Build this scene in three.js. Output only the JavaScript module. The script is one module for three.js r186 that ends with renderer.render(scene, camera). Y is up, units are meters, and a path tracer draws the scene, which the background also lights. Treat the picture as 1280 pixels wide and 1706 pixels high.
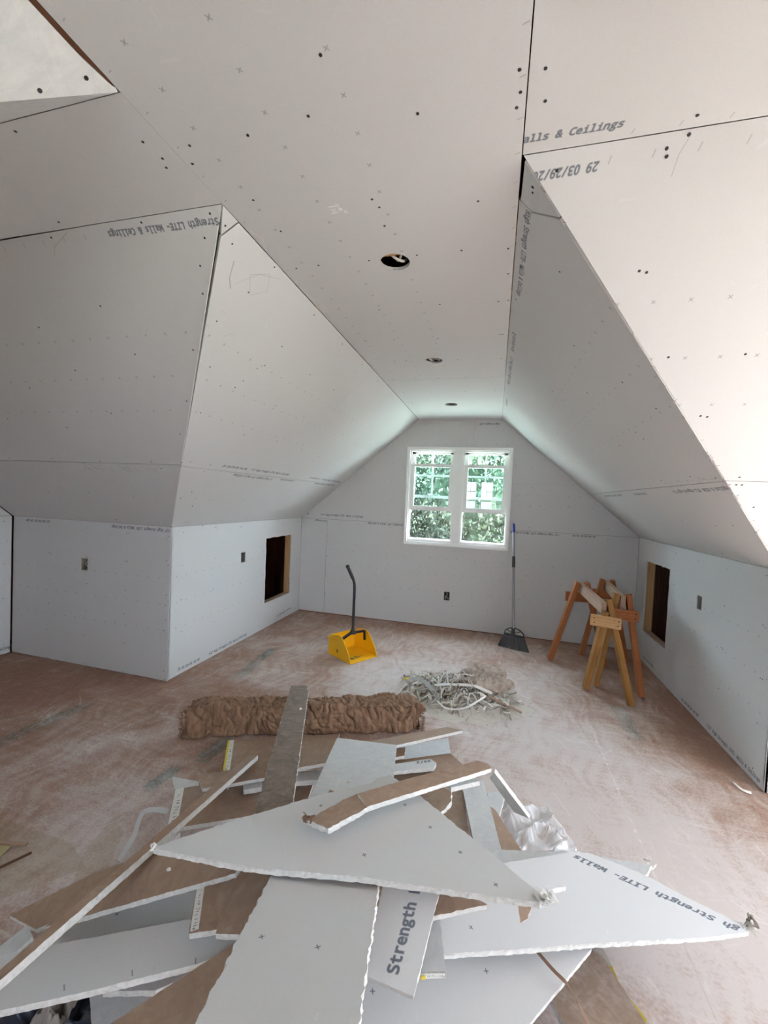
import * as THREE from 'three';
import { mergeGeometries } from 'three/addons/utils/BufferGeometryUtils.js';
import { RoundedBoxGeometry } from 'three/addons/geometries/RoundedBoxGeometry.js';
import { ImprovedNoise } from 'three/addons/math/ImprovedNoise.js';

// ---------------------------------------------------------------- camera, sky, sun, exposure
const scene = new THREE.Scene();
const camera = new THREE.PerspectiveCamera(2 * Math.atan(853 / 693.75) * 180 / Math.PI, 1280 / 1706, 0.05, 200);
camera.position.set(0, 1.513, 0);
camera.rotation.set(-0.033, 0.260, 0.044, 'YXZ');
scene.add(camera);

scene.background = new THREE.Color(0.845, 0.97, 1.17);   // bright hazy summer sky
scene.backgroundIntensity = 13.0;

const sun = new THREE.DirectionalLight(new THREE.Color(0.955, 0.98, 1.03), 75);
sun.name = 'sun';
sun.position.set(0.72 * 20, 1.0 * 20, 0.12 * 20);
sun.target.position.set(0, 0, -2);
sun.castShadow = true;
sun.shadow.mapSize.set(2048, 2048);
Object.assign(sun.shadow.camera, { left: -24, right: 24, top: 24, bottom: -24, near: 0.5, far: 70 });
scene.add(sun, sun.target);

const renderer = new THREE.WebGLRenderer({ antialias: true });
renderer.shadowMap.enabled = true;
renderer.toneMapping = THREE.LinearToneMapping;
renderer.toneMappingExposure = 2.05;

// ---------------------------------------------------------------- helpers
let seed = 20240611;
const rnd = () => { seed = (seed + 0x6d2b79f5) | 0; let t = Math.imul(seed ^ (seed >>> 15), 1 | seed); t = (t + Math.imul(t ^ (t >>> 7), 61 | t)) ^ t; return ((t ^ (t >>> 14)) >>> 0) / 4294967296; };
const rr = (a, b) => a + (b - a) * rnd();
const perlin = new ImprovedNoise();
const noise = (x, y, z = 0) => perlin.noise(x, y, z);
const fbm = (x, y, z = 0, o = 4) => { let s = 0, a = 0.5; for (let i = 0; i < o; i++) { s += a * perlin.noise(x, y, z); x *= 2.03; y *= 2.03; z *= 2.03; a *= 0.5; } return s; };
const V = (x, y, z) => new THREE.Vector3(x, y, z);
const clamp = THREE.MathUtils.clamp, lerp = THREE.MathUtils.lerp;
const srgb = (r, g, b) => new THREE.Color().setRGB(r / 255, g / 255, b / 255, THREE.SRGBColorSpace);
const taken = new Map();
const numbered = (n) => { const k = taken.get(n) ?? 0; taken.set(n, k + 1); return k ? n + '_' + String(k).padStart(3, '0') : n; };
function canvas(w, h) { const c = document.createElement('canvas'); c.width = w; c.height = h; return c; }
function canvasTexture(c, repeat = false) {
  const t = new THREE.CanvasTexture(c); t.colorSpace = THREE.SRGBColorSpace; t.magFilter = THREE.LinearFilter;
  if (repeat) t.wrapS = t.wrapT = THREE.RepeatWrapping;
  return t;
}
const std = (o) => new THREE.MeshStandardMaterial({ roughness: 0.85, ...o });
function shadowed(m) { m.castShadow = m.receiveShadow = true; return m; }
function tag(o, label, category, group, kind) {
  o.userData.label = label;
  if (category) o.userData.category = category;
  if (group) o.userData.group = group;
  if (kind) o.userData.kind = kind;
  return o;
}
function thing(name, label, category, group) { const g = new THREE.Group(); g.name = numbered(name); scene.add(g); return tag(g, label, category, group); }
function merged(list) {
  const gs = list.map((g) => { let q = g.index ? g.toNonIndexed() : g; for (const k of Object.keys(q.attributes)) if (!['position', 'normal', 'uv', 'color'].includes(k)) q.deleteAttribute(k); return q; });
  return gs.length === 1 ? gs[0] : mergeGeometries(gs);
}
function part(name, geo, mat, parent) { const m = shadowed(new THREE.Mesh(Array.isArray(geo) ? merged(geo) : geo, mat)); m.name = name; parent.add(m); return m; }
function top(name, geo, mat, label, category, group, kind) { const m = part(numbered(name), geo, mat, scene); return tag(m, label, category, group, kind); }
function structure(name, label) { const g = new THREE.Group(); g.name = name; scene.add(g); return tag(g, label, undefined, undefined, 'structure'); }
const bx = (x0, x1, y0, y1, z0, z1) => new THREE.BoxGeometry(Math.abs(x1 - x0), Math.abs(y1 - y0), Math.abs(z1 - z0)).translate((x0 + x1) / 2, (y0 + y1) / 2, (z0 + z1) / 2);
// a bar from a to b: w across, d deep; its length runs along v of its faces' uv
function bar(a, b, w, d, side, bevel = 0.002) {
  const y = b.clone().sub(a), L = y.length(); y.normalize();
  const x = (side ?? V(1, 0, 0)).clone(); x.addScaledVector(y, -x.dot(y)).normalize();
  const z = x.clone().cross(y), g = bevel ? new RoundedBoxGeometry(w, L, d, 1, bevel) : new THREE.BoxGeometry(w, L, d);
  const m = new THREE.Matrix4().makeBasis(x, y, z).setPosition(a.clone().add(b).multiplyScalar(0.5));
  return g.applyMatrix4(m);
}
const tube = (pts, r, seg = 24, rad = 8) => new THREE.TubeGeometry(new THREE.CatmullRomCurve3(pts), seg, r, rad, false);
// a closed slab: contour (and holes) on a plane given by P(u, v), normal n towards the room, t thick behind it
function slab({ contour, holes = [], P, n, t, uv }) {
  const c2 = contour.map(([a, b]) => new THREE.Vector2(a, b)), h2 = holes.map((h) => h.map(([a, b]) => new THREE.Vector2(a, b)));
  if (THREE.ShapeUtils.isClockWise(c2)) c2.reverse();
  h2.forEach((h) => { if (!THREE.ShapeUtils.isClockWise(h)) h.reverse(); });
  const faces = THREE.ShapeUtils.triangulateShape(c2, h2), all = [...c2, ...h2.flat()];
  const pos = [], nor = [], uvs = [], p3 = all.map((q) => P(q.x, q.y)), back = p3.map((q) => q.clone().addScaledVector(n, -t)), st = all.map((q) => uv(q.x, q.y));
  const tri = (a, b, c, nn, ua, ub, uc) => {
    const cr = b.clone().sub(a).cross(c.clone().sub(a));
    if (cr.dot(nn) < 0) { [b, c] = [c, b]; [ub, uc] = [uc, ub]; }
    for (const q of [a, b, c]) { pos.push(q.x, q.y, q.z); nor.push(nn.x, nn.y, nn.z); }
    uvs.push(...ua, ...ub, ...uc);
  };
  const nb = n.clone().negate();
  for (const [a, b, c] of faces) { tri(p3[a], p3[b], p3[c], n, st[a], st[b], st[c]); tri(back[a], back[b], back[c], nb, st[a], st[b], st[c]); }
  let o = 0;
  for (const ring of [c2, ...h2]) {
    const sign = 1;
    for (let i = 0; i < ring.length; i++) {
      const a = o + i, b = o + (i + 1) % ring.length, e = p3[b].clone().sub(p3[a]);
      let nn = e.cross(n).normalize().multiplyScalar(sign);
      // outward: away from the material; test with a point just inside
      const mx = (all[a].x + all[b].x) / 2, my = (all[a].y + all[b].y) / 2, dx = all[b].x - all[a].x, dy = all[b].y - all[a].y;
      const inside = P(mx - dy * 0.01, my + dx * 0.01).sub(P(mx, my));
      if (nn.dot(inside) > 0) nn = nn.negate();
      tri(p3[a], p3[b], back[b], nn, st[a], st[b], st[b]); tri(p3[a], back[b], back[a], nn, st[a], st[b], st[a]);
    }
    o += ring.length;
  }
  const g = new THREE.BufferGeometry();
  g.setAttribute('position', new THREE.Float32BufferAttribute(pos, 3)); g.setAttribute('normal', new THREE.Float32BufferAttribute(nor, 3)); g.setAttribute('uv', new THREE.Float32BufferAttribute(uvs, 2));
  return g;
}
function ribbon(pts, width, up = V(0, 1, 0), twist = 0, seg = 20) {
  const c = new THREE.CatmullRomCurve3(pts), pos = [], uvs = [], idx = [];
  for (let i = 0; i <= seg; i++) {
    const s = i / seg, p = c.getPoint(s), t = c.getTangent(s), u = up.clone().applyAxisAngle(t, twist * s), w = u.cross(t).normalize().multiplyScalar(width / 2);
    pos.push(p.x - w.x, p.y - w.y, p.z - w.z, p.x + w.x, p.y + w.y, p.z + w.z); uvs.push(0, s, 1, s);
    if (i < seg) { const k = i * 2; idx.push(k, k + 1, k + 2, k + 1, k + 3, k + 2); }
  }
  const g = new THREE.BufferGeometry();
  g.setAttribute('position', new THREE.Float32BufferAttribute(pos, 3)); g.setAttribute('uv', new THREE.Float32BufferAttribute(uvs, 2)); g.setIndex(idx); g.computeVertexNormals();
  return g;
}
function tint(g, color) { const n = g.attributes.position.count, a = new Float32Array(n * 3); for (let i = 0; i < n; i++) { a[i * 3] = color.r; a[i * 3 + 1] = color.g; a[i * 3 + 2] = color.b; } g.setAttribute('color', new THREE.BufferAttribute(a, 3)); return g; }

// ---------------------------------------------------------------- surface patterns
const grainTile = (() => {   // fine paper grain, used under every print
  const n = 512, c = canvas(n, n), x = c.getContext('2d'), im = x.createImageData(n, n);
  for (let j = 0; j < n; j++) for (let i = 0; i < n; i++) {
    const k = (j * n + i) * 4, v = 128 + (rnd() - 0.5) * 60;
    im.data[k] = im.data[k + 1] = im.data[k + 2] = v; im.data[k + 3] = 18;
  }
  x.putImageData(im, 0, 0);
  return c;
})();
const PAPER = 'rgb(207,205,202)';
function paperBase(x, w, h) {
  x.fillStyle = PAPER; x.fillRect(0, 0, w, h);
  x.fillStyle = x.createPattern(grainTile, 'repeat'); x.fillRect(0, 0, w, h);
  for (let i = 0; i < w * h / 26000; i++) {   // faint handling smudges and scuffs
    const a = rnd() * w, b = rnd() * h, r = rr(6, 46);
    x.strokeStyle = rnd() < 0.6 ? `rgba(235,232,226,${rr(0.05, 0.16)})` : `rgba(150,142,132,${rr(0.03, 0.09)})`;
    x.lineWidth = rr(1, 5); x.beginPath(); x.moveTo(a, b); x.lineTo(a + rr(-r, r), b + rr(-r, r) * 0.6); x.stroke();
  }
}
// a printed plane of gypsum board: P(u, v) gives the point, vs is metres per unit of v
function boardPlane({ P, n, u0, u1, v0, v1, vs = 1, res = 560 }) {
  const W = Math.min(2048, Math.round((u1 - u0) * res)), H = Math.min(2048, Math.round((v1 - v0) * vs * res)), c = canvas(W, H), x = c.getContext('2d');
  paperBase(x, W, H);
  const at = (u, v) => [(u - u0) / (u1 - u0) * W, H - (v - v0) / (v1 - v0) * H], kx = W / (u1 - u0), ky = H / ((v1 - v0) * vs);
  const pl = { P, n, c, x, at, kx, ky, vs, uv: (u, v) => [(u - u0) / (u1 - u0), (v - v0) / (v1 - v0)] };
  pl.cross = (u, v, s = 0.0056, a = 0.56) => {
    const [px, py] = at(u, v); x.strokeStyle = `rgba(96,98,106,${a})`; x.lineWidth = 0.0021 * kx; x.lineCap = 'butt';
    x.beginPath(); x.moveTo(px - s * kx, py - s * ky); x.lineTo(px + s * kx, py + s * ky); x.moveTo(px + s * kx, py - s * ky); x.lineTo(px - s * kx, py + s * ky); x.stroke();
  };
  pl.row = (ua, ub, v, step = 0.1067) => { for (let u = Math.min(ua, ub) + rr(0.01, 0.09); u < Math.max(ua, ub); u += step) pl.cross(u, v); };
  pl.column = (u, va, vb, step = 0.1067) => { for (let v = va; v < vb; v += step) pl.cross(u, v); };
  pl.dash = (u, v, du, dv) => { const a = at(u - du / 2, v - dv / 2), b = at(u + du / 2, v + dv / 2); x.strokeStyle = 'rgba(105,106,112,.45)'; x.lineWidth = 0.0022 * kx; x.beginPath(); x.moveTo(...a); x.lineTo(...b); x.stroke(); };
  pl.line = (pts, wd = 0.0015, col = 'rgba(110,106,102,.5)') => { x.strokeStyle = col; x.lineWidth = wd * kx; x.beginPath(); pts.forEach((q, i) => (i ? x.lineTo(...at(...q)) : x.moveTo(...at(...q)))); x.stroke(); };
  pl.smear = (u, v, ru, rv, col, k = 24) => { for (let i = 0; i < k; i++) { const [px, py] = at(u + rr(-ru, ru), v + rr(-rv, rv)); x.strokeStyle = col; x.lineWidth = rr(1, 3.5); x.beginPath(); x.moveTo(px, py); x.lineTo(px + rr(-12, 12), py + rr(-6, 6)); x.stroke(); } };
  // text from (ua, va) to (ub, vb) along its baseline; (pu, pv) points to the top of its letters
  pl.print = (s, ua, va, ub, vb, pu, pv, h = 0.021, a = 0.68) => stamp(x, at, s, [ua, va], [ub, vb], [pu, pv / vs], Math.hypot(ub - ua, (vb - va) * vs), h, a);
  pl.mat = std({ map: canvasTexture(c), roughness: 0.72 });
  return pl;
}
function stamp(x, at, s, A, B, up, len, h, a = 0.68) {
  const c0 = at(...A), c1 = at(...B), cu = at(A[0] + up[0], A[1] + up[1]);
  x.save(); x.font = '100px monospace';
  const w = x.measureText(s).width, sx = 1 / w, sy = h / 74;
  const X = [(c1[0] - c0[0]) * sx, (c1[1] - c0[1]) * sx], Y = [(cu[0] - c0[0]) * sy, (cu[1] - c0[1]) * sy];
  x.setTransform(X[0], X[1], -Y[0], -Y[1], c0[0], c0[1]);
  x.transform(1, 0, -0.18, 1, 0, 0);
  x.fillStyle = x.strokeStyle = `rgba(88,91,100,${a})`; x.lineWidth = 11; x.fillText(s, 0, 0); x.strokeText(s, 0, 0);
  x.restore();
}
const LITE = '1/2" High Strength LITE- Walls & Ceilings', DATE = '29 03/29/26 04:08';

const mottled = (base, spots, n = 512, k = 900) => {
  const c = canvas(n, n), x = c.getContext('2d'); x.fillStyle = base; x.fillRect(0, 0, n, n);
  for (let i = 0; i < k; i++) { x.fillStyle = spots[i % spots.length]; const a = rnd() * n, b = rnd() * n, w = rr(2, 40), h = rr(1, 9), t = rr(0, 6.3); for (const ox of [0, -n, n]) for (const oy of [0, -n, n]) { x.save(); x.translate(a + ox, b + oy); x.rotate(t); x.beginPath(); x.ellipse(0, 0, w, h, 0, 0, 6.3); x.fill(); x.restore(); } }
  x.fillStyle = x.createPattern(grainTile, 'repeat'); x.fillRect(0, 0, n, n);
  return canvasTexture(c, true);
};
function woodTexture(base, dark, light, knots = 3) {
  const w = 256, h = 1024, c = canvas(w, h), x = c.getContext('2d'); x.fillStyle = base; x.fillRect(0, 0, w, h);
  for (let i = 0; i < 260; i++) {
    const u = rnd() * w, amp = rr(1, 7), f = rr(0.002, 0.008), ph = rr(0, 6); x.strokeStyle = rnd() < 0.6 ? dark : light; x.globalAlpha = rr(0.08, 0.38); x.lineWidth = rr(0.7, 4);
    x.beginPath(); for (let v = -10; v <= h + 10; v += 24) { const q = u + amp * Math.sin(v * f + ph); v < 0 ? x.moveTo(q, v) : x.lineTo(q, v); } x.stroke();
  }
  for (let i = 0; i < knots; i++) { const u = rr(30, w - 30), v = rr(60, h - 60); x.globalAlpha = 0.75; x.fillStyle = dark; x.beginPath(); x.ellipse(u, v, 10, 15, 0, 0, 6.3); x.fill(); x.globalAlpha = 0.4; x.strokeStyle = dark; x.lineWidth = 2; for (let k = 1; k < 4; k++) { x.beginPath(); x.ellipse(u, v, 10 + k * 6, 17 + k * 14, 0, 0, 6.3); x.stroke(); } }
  x.globalAlpha = 1;
  return canvasTexture(c, true);
}
const M = {
  gypsum: std({ color: srgb(222, 219, 212), roughness: 0.95 }),
  core: std({ vertexColors: true, roughness: 0.95 }),
  paper: std({ map: mottled(PAPER, ['rgba(232,230,226,.10)', 'rgba(170,165,158,.07)']), roughness: 0.72 }),
  brown: std({ map: mottled('rgb(160,132,109)', ['rgba(190,168,146,.12)', 'rgba(126,98,76,.12)', 'rgba(208,196,182,.08)', 'rgba(142,112,90,.12)']), roughness: 0.8 }),
  weathered: std({ map: mottled('rgb(132,114,98)', ['rgba(84,70,60,.16)', 'rgba(150,134,118,.16)', 'rgba(176,166,154,.10)', 'rgba(70,58,50,.12)'], 512, 1600), roughness: 0.7 }),
  slick: std({ map: mottled('rgb(158,136,118)', ['rgba(196,184,172,.14)', 'rgba(126,104,88,.14)', 'rgba(210,202,194,.10)'], 512, 1200), roughness: 0.42 }),
  tape: std({ map: (() => { const c = canvas(64, 512), x = c.getContext('2d'); x.fillStyle = 'rgb(222,219,210)'; x.fillRect(0, 0, 64, 512); x.fillStyle = 'rgba(70,72,78,.75)'; for (let i = 0; i < 26; i++) x.fillRect(rr(8, 30), rnd() * 512, rr(8, 26), rr(2, 9)); return canvasTexture(c); })(), roughness: 0.6 }),
  yellowTape: std({ color: srgb(222, 200, 70), roughness: 0.6 }),
  screw: std({ color: srgb(34, 31, 30), roughness: 0.6 }),
  vinyl: std({ color: srgb(236, 235, 230), roughness: 0.38 }),
  black: std({ color: srgb(26, 25, 26), roughness: 0.5 }),
  pine: std({ map: woodTexture('rgb(196,156,108)', 'rgb(140,96,54)', 'rgb(222,190,144)', 3), roughness: 0.75 }),
  cedar: std({ map: woodTexture('rgb(166,98,52)', 'rgb(112,58,26)', 'rgb(196,130,76)', 4), roughness: 0.72 }),
  ochre: std({ map: woodTexture('rgb(164,116,58)', 'rgb(104,66,28)', 'rgb(192,148,84)', 4), roughness: 0.72 }),
  oldwood: std({ map: woodTexture('rgb(176,146,122)', 'rgb(116,88,70)', 'rgb(206,184,164)', 2), roughness: 0.85 }),
  darkwood: std({ map: woodTexture('rgb(104,66,44)', 'rgb(70,42,28)', 'rgb(128,86,60)', 2), roughness: 0.85 }),
  cable: std({ color: srgb(226, 222, 212), roughness: 0.45 }),
  boxGrey: std({ color: srgb(128, 124, 118), roughness: 0.7 }),
};
// uv in metres for tiling patterns
const metreUV = (k = 1.6) => (u, v) => [u * k, v * k];

// ---------------------------------------------------------------- measures of the room (metres)
const K = 1.215, YC = 2.473, XL = -2.417, XR = 1.492, XCL = -0.933, XCR = 0.023, ZB = -4.949, Z1 = -2.69, ZC1 = -1.226, ZC2 = -0.835, Z2 = ZC2 + (ZC1 - Z1), XFL = -4.079, XFR = 2.8, ZF = 1.7, T = 0.0127;
const SL = Math.hypot(YC - K, XCL - XL) / (YC - K), SR = Math.hypot(YC - K, XR - XCR) / (YC - K), SM = Math.hypot(YC - K, ZC1 - Z1) / (YC - K);
const gl = (y) => XL + (y - K) / (YC - K) * (XCL - XL), gr = (y) => XR - (y - K) / (YC - K) * (XR - XCR), mb = (y) => Z1 + (y - K) / (YC - K) * (ZC1 - Z1), mf = (y) => Z2 - (y - K) / (YC - K) * (Z2 - ZC2);
const unit = (x, y, z) => V(x, y, z).normalize();
const nGL = unit(YC - K, -(XCL - XL), 0), nGR = unit(-(YC - K), -(XR - XCR), 0), nMB = unit(0, -(ZC1 - Z1), YC - K), nMF = unit(0, -(Z2 - ZC2), -(YC - K));
const LEFTWIN = false;
const G = 0.0015;   // half the gap left between neighbouring boards

function board(parent, pl, contour, holes = [], mat) {
  return part('drywall_sheet', slab({ contour, holes, P: pl.P, n: pl.n, t: T, uv: pl.uv ?? metreUV() }), mat ?? pl.mat ?? M.paper, parent);
}
function screws(parent, pl, list, r = 0.0042) {
  const gs = list.map(([u, v]) => { const g = new THREE.CylinderGeometry(r, r * 0.8, 0.0014, 10); g.applyQuaternion(new THREE.Quaternion().setFromUnitVectors(V(0, 1, 0), pl.n)); const p = pl.P(u, v); return g.translate(p.x + pl.n.x * 0.0004, p.y + pl.n.y * 0.0004, p.z + pl.n.z * 0.0004); });
  const m = part('screw_heads', gs, M.screw, parent); m.userData.kind = 'stuff'; return m;  // dark steel, with the shade of the sunken heads put into the colour
}
const ring = (u, v, r, n = 28, j = 0) => Array.from({ length: n }, (_, i) => { const t = i / n * Math.PI * 2, q = r + (j ? rr(-j, j) : 0); return [u + q * Math.cos(t), v + q * Math.sin(t)]; });
const rect = (u0, u1, v0, v1) => [[u0, v0], [u1, v0], [u1, v1], [u0, v1]];
// a rectangle cut by hand: slightly wavering edges
const roughRect = (u0, u1, v0, v1, j = 0.003, step = 0.04) => {
  const c = [[u0, v0], [u1, v0], [u1, v1], [u0, v1]], o = [];
  c.forEach((a, i) => { const b = c[(i + 1) % 4], L = Math.hypot(b[0] - a[0], b[1] - a[1]), n = Math.max(1, Math.round(L / step)); for (let k = 0; k < n; k++) o.push([lerp(a[0], b[0], k / n) + (k ? rr(-j, j) : 0), lerp(a[1], b[1], k / n) + (k ? rr(-j, j) : 0)]); });
  return o;
};
// screws on studs: every 0.406 m along u, n of them between v0 and v1
const studs = (u0, u1, first, v0, v1, n, keep = () => true) => { const o = []; for (let u = first; u < u1; u += 0.406) if (u > u0) for (let i = 0; i <= n; i++) { const q = [u + rr(-0.012, 0.012), lerp(v0, v1, i / n) + rr(-0.02, 0.02)]; if (keep(...q)) o.push(q); if (keep(...q) && rnd() < 0.15) o.push([q[0] + 0.02, q[1] + rr(-0.01, 0.01)]); } return o; };

// ---------------------------------------------------------------- floor
{
  const fx0 = -4.3, fx1 = 3.4, fz0 = -5.2, fz1 = 3.0, n = 2048, c = canvas(n, n), x = c.getContext('2d'), kx = n / (fx1 - fx0), kz = n / (fz1 - fz0);
  x.fillStyle = 'rgb(150,115,95)'; x.fillRect(0, 0, n, n);
  const tones = ['rgba(176,136,112,', 'rgba(120,84,64,', 'rgba(190,158,134,', 'rgba(158,108,84,', 'rgba(136,116,100,'];
  for (let i = 0; i < 52000; i++) {   // wood strands of the subfloor boards
    const a = rnd() * n, b = rnd() * n, t = rr(-0.7, 0.7) + (rnd() < 0.3 ? 1.57 : 0), L = rr(6, 26);
    x.strokeStyle = tones[(rnd() * 5) | 0] + rr(0.10, 0.34) + ')'; x.lineWidth = rr(0.8, 4.5);
    x.beginPath(); x.moveTo(a, b); x.lineTo(a + Math.sin(t) * L, b + Math.cos(t) * L); x.stroke();
  }
  const pt = (X, Z) => [(X - fx0) * kx, (Z - fz0) * kz];
  // grey-green print bars of the boards
  x.globalAlpha = 1;
  const inkBar = (a, b, w) => { for (let i = 0; i < 900; i++) { const s = rnd(), q = pt(lerp(a[0], b[0], s) + rr(-w, w), lerp(a[1], b[1], s) + rr(-w, w)); x.strokeStyle = `rgba(92,94,84,${rr(0.1, 0.4)})`; x.lineWidth = rr(1, 3); x.beginPath(); x.moveTo(...q); x.lineTo(q[0] + rr(-4, 4), q[1] + rr(-8, 8)); x.stroke(); } };
  inkBar([-2.70, -1.72], [-2.66, -2.22], 0.05); inkBar([-1.95, -2.93], [-2.0, -3.3], 0.05); inkBar([-2.0, -3.35], [-2.02, -3.6], 0.045); inkBar([0.98, -3.5], [0.98, -3.05], 0.05); inkBar([-1.52, -1.98], [-1.5, -2.2], 0.045); inkBar([-1.62, -1.7], [-1.6, -1.85], 0.03);
  // gypsum dust trodden in, with streaks and grain; right-wall shade painted as thinner dust
  const im = x.getImageData(0, 0, n, n), d = im.data;
  const blob = (X, Z, cx, cz, rx, rz) => Math.exp(-(((X - cx) / rx) ** 2 + ((Z - cz) / rz) ** 2));
  for (let j = 0; j < n; j++) for (let i = 0; i < n; i++) {
    const X = fx0 + i / kx, Z = fz0 + j / kz;
    if (X < -4.12 || X > 3.2) continue;
    const reg = 0.30 + 0.55 * blob(X, Z, 0.5, -2.3, 1.0, 0.9) + 0.42 * blob(X, Z, -0.2, -3.4, 0.9, 0.6) + 0.35 * blob(X, Z, -1.6, -1.6, 0.9, 0.7) + 0.32 * blob(X, Z, -1.1, -3.6, 1.2, 0.7) + 0.45 * blob(X, Z, 0.8, -1.3, 0.8, 0.7) + 0.6 * blob(X, Z, 2.4, -1.0, 0.8, 1.3) - 0.45 * blob(X, Z, 1.42, -3.2, 0.25, 1.0) - 0.32 * blob(X, Z, -3.1, -2.5, 0.9, 0.45);  // right-bay dust is unseen, added to whiten and brighten the bounced light
    const patch = fbm(X * 1.9 + 3, Z * 1.9, 1.7, 3) * 1.5, streak = noise(X * 22 + noise(X * 3, Z * 3, 5) * 3, Z * 6, 2) * 0.35 + noise(X * 6, Z * 30, 8) * 0.22, grain = noise(X * 95, Z * 95, 4) * 0.45;
    let q = clamp((reg + patch * 0.5 + streak * 0.75 + grain * 0.7) * 1.0, 0, 1); q = lerp(q, q * q * (3 - 2 * q), 0.35);
    const k = (j * n + i) * 4, a = 0.80 * q;
    d[k] = lerp(d[k], 212, a); d[k + 1] = lerp(d[k + 1], 205, a); d[k + 2] = lerp(d[k + 2], 201, a);
  }
  x.putImageData(im, 0, 0);
  // scuffs, scraped lines and white dabs
  for (let i = 0; i < 420; i++) { const X = rr(-4, 1.4), Z = rr(-4.8, -0.6), q = pt(X, Z), t = rr(0, 3.14), L = rr(6, 50); x.strokeStyle = `rgba(226,218,210,${rr(0.08, 0.4)})`; x.lineWidth = rr(0.7, 2.6); x.beginPath(); x.moveTo(...q); x.quadraticCurveTo(q[0] + Math.cos(t) * L * 0.5 + rr(-6, 6), q[1] + Math.sin(t) * L * 0.5 + rr(-6, 6), q[0] + Math.cos(t) * L, q[1] + Math.sin(t) * L); x.stroke(); }
  for (const [X, Z, w, h, t] of [[-2.02, -2.27, 26, 6, 0.2], [-2.05, -2.0, 24, 9, 0.5], [-2.18, -1.86, 18, 10, 0.8], [-1.86, -1.72, 26, 22, 0.5], [-2.75, -2.05, 24, 10, 0.7], [0.72, -2.5, 14, 26, 0.3], [0.9, -2.2, 34, 44, 0.9], [1.0, -2.7, 26, 12, 0.4], [1.0, -1.9, 40, 30, 0.2], [0.6, -2.9, 60, 26, 0.4], [-0.1, -2.75, 60, 14, 0.1]])
    for (let i = 0; i < 60; i++) { const q = pt(X, Z), a = rr(0, 6.3), s = rnd() * 1.5; const ux = Math.cos(a) * w * s, uy = Math.sin(a) * h * s; x.fillStyle = `rgba(228,223,218,${rr(0.03, 0.13)})`; x.beginPath(); x.ellipse(q[0] + ux * Math.cos(t) - uy * Math.sin(t), q[1] + ux * Math.sin(t) + uy * Math.cos(t), rr(4, 16), rr(0.6, 2.2), t + rr(-0.9, 0.9), 0, 6.3); x.fill(); }
  x.strokeStyle = 'rgba(236,230,224,.75)'; for (let z = -3.12; z < -1.9; z += 0.02) { x.lineWidth = rr(0.8, 2.4); x.globalAlpha = rr(0.3, 1); x.beginPath(); x.moveTo(...pt(0.716 + rr(-0.002, 0.002), z)); x.lineTo(...pt(0.716 + rr(-0.002, 0.002), z + 0.02)); x.stroke(); } x.globalAlpha = 1;
  // a tan paper stain at the left
  x.fillStyle = 'rgba(150,132,104,.34)'; x.beginPath(); [[-2.3, -1.34], [-1.66, -1.33], [-1.49, -1.26], [-1.70, -1.02], [-2.3, -0.9]].forEach((q, i) => (i ? x.lineTo(...pt(...q)) : x.moveTo(...pt(...q)))); x.fill();
  x.fillStyle = 'rgba(160,142,116,.34)'; x.beginPath(); [[-1.62, -1.5], [-1.5, -1.44], [-1.36, -1.2], [-1.46, -1.17], [-1.56, -1.3]].forEach((q, i) => (i ? x.lineTo(...pt(...q)) : x.moveTo(...pt(...q)))); x.fill();
  const map = canvasTexture(c), mat = std({ map, roughness: 0.78, bumpMap: map, bumpScale: 0.0009 });
  const fl = structure('floor', 'dusty reddish brown subfloor boards');
  const P = (u, v) => V(u, 0, v), uv = (u, v) => [(u - fx0) / (fx1 - fx0), 1 - (v - fz0) / (fz1 - fz0)], n3 = V(0, 1, 0);
  const zs = [[-5.2, -2.76], [-2.76, -0.32], [-0.32, 2.12], [2.12, 3.0]], xs = [-4.3, -3.56, -2.34, -1.12, -0.06, 0.716, 1.94, 3.4];
  for (let i = 0; i < xs.length - 1; i++) for (const [a, b] of zs) part('floor_panel', slab({ contour: rect(xs[i] + 0.0003, xs[i + 1] - 0.0003, a + 0.0003, b - 0.0003), P, n: n3, t: 0.02, uv }), mat, fl);
  part('subfloor_base', bx(fx0 - 0.3, fx1 + 0.3, -0.3, -0.0215, fz0 - 0.2, fz1 + 0.2), M.darkwood, fl);
}

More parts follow.
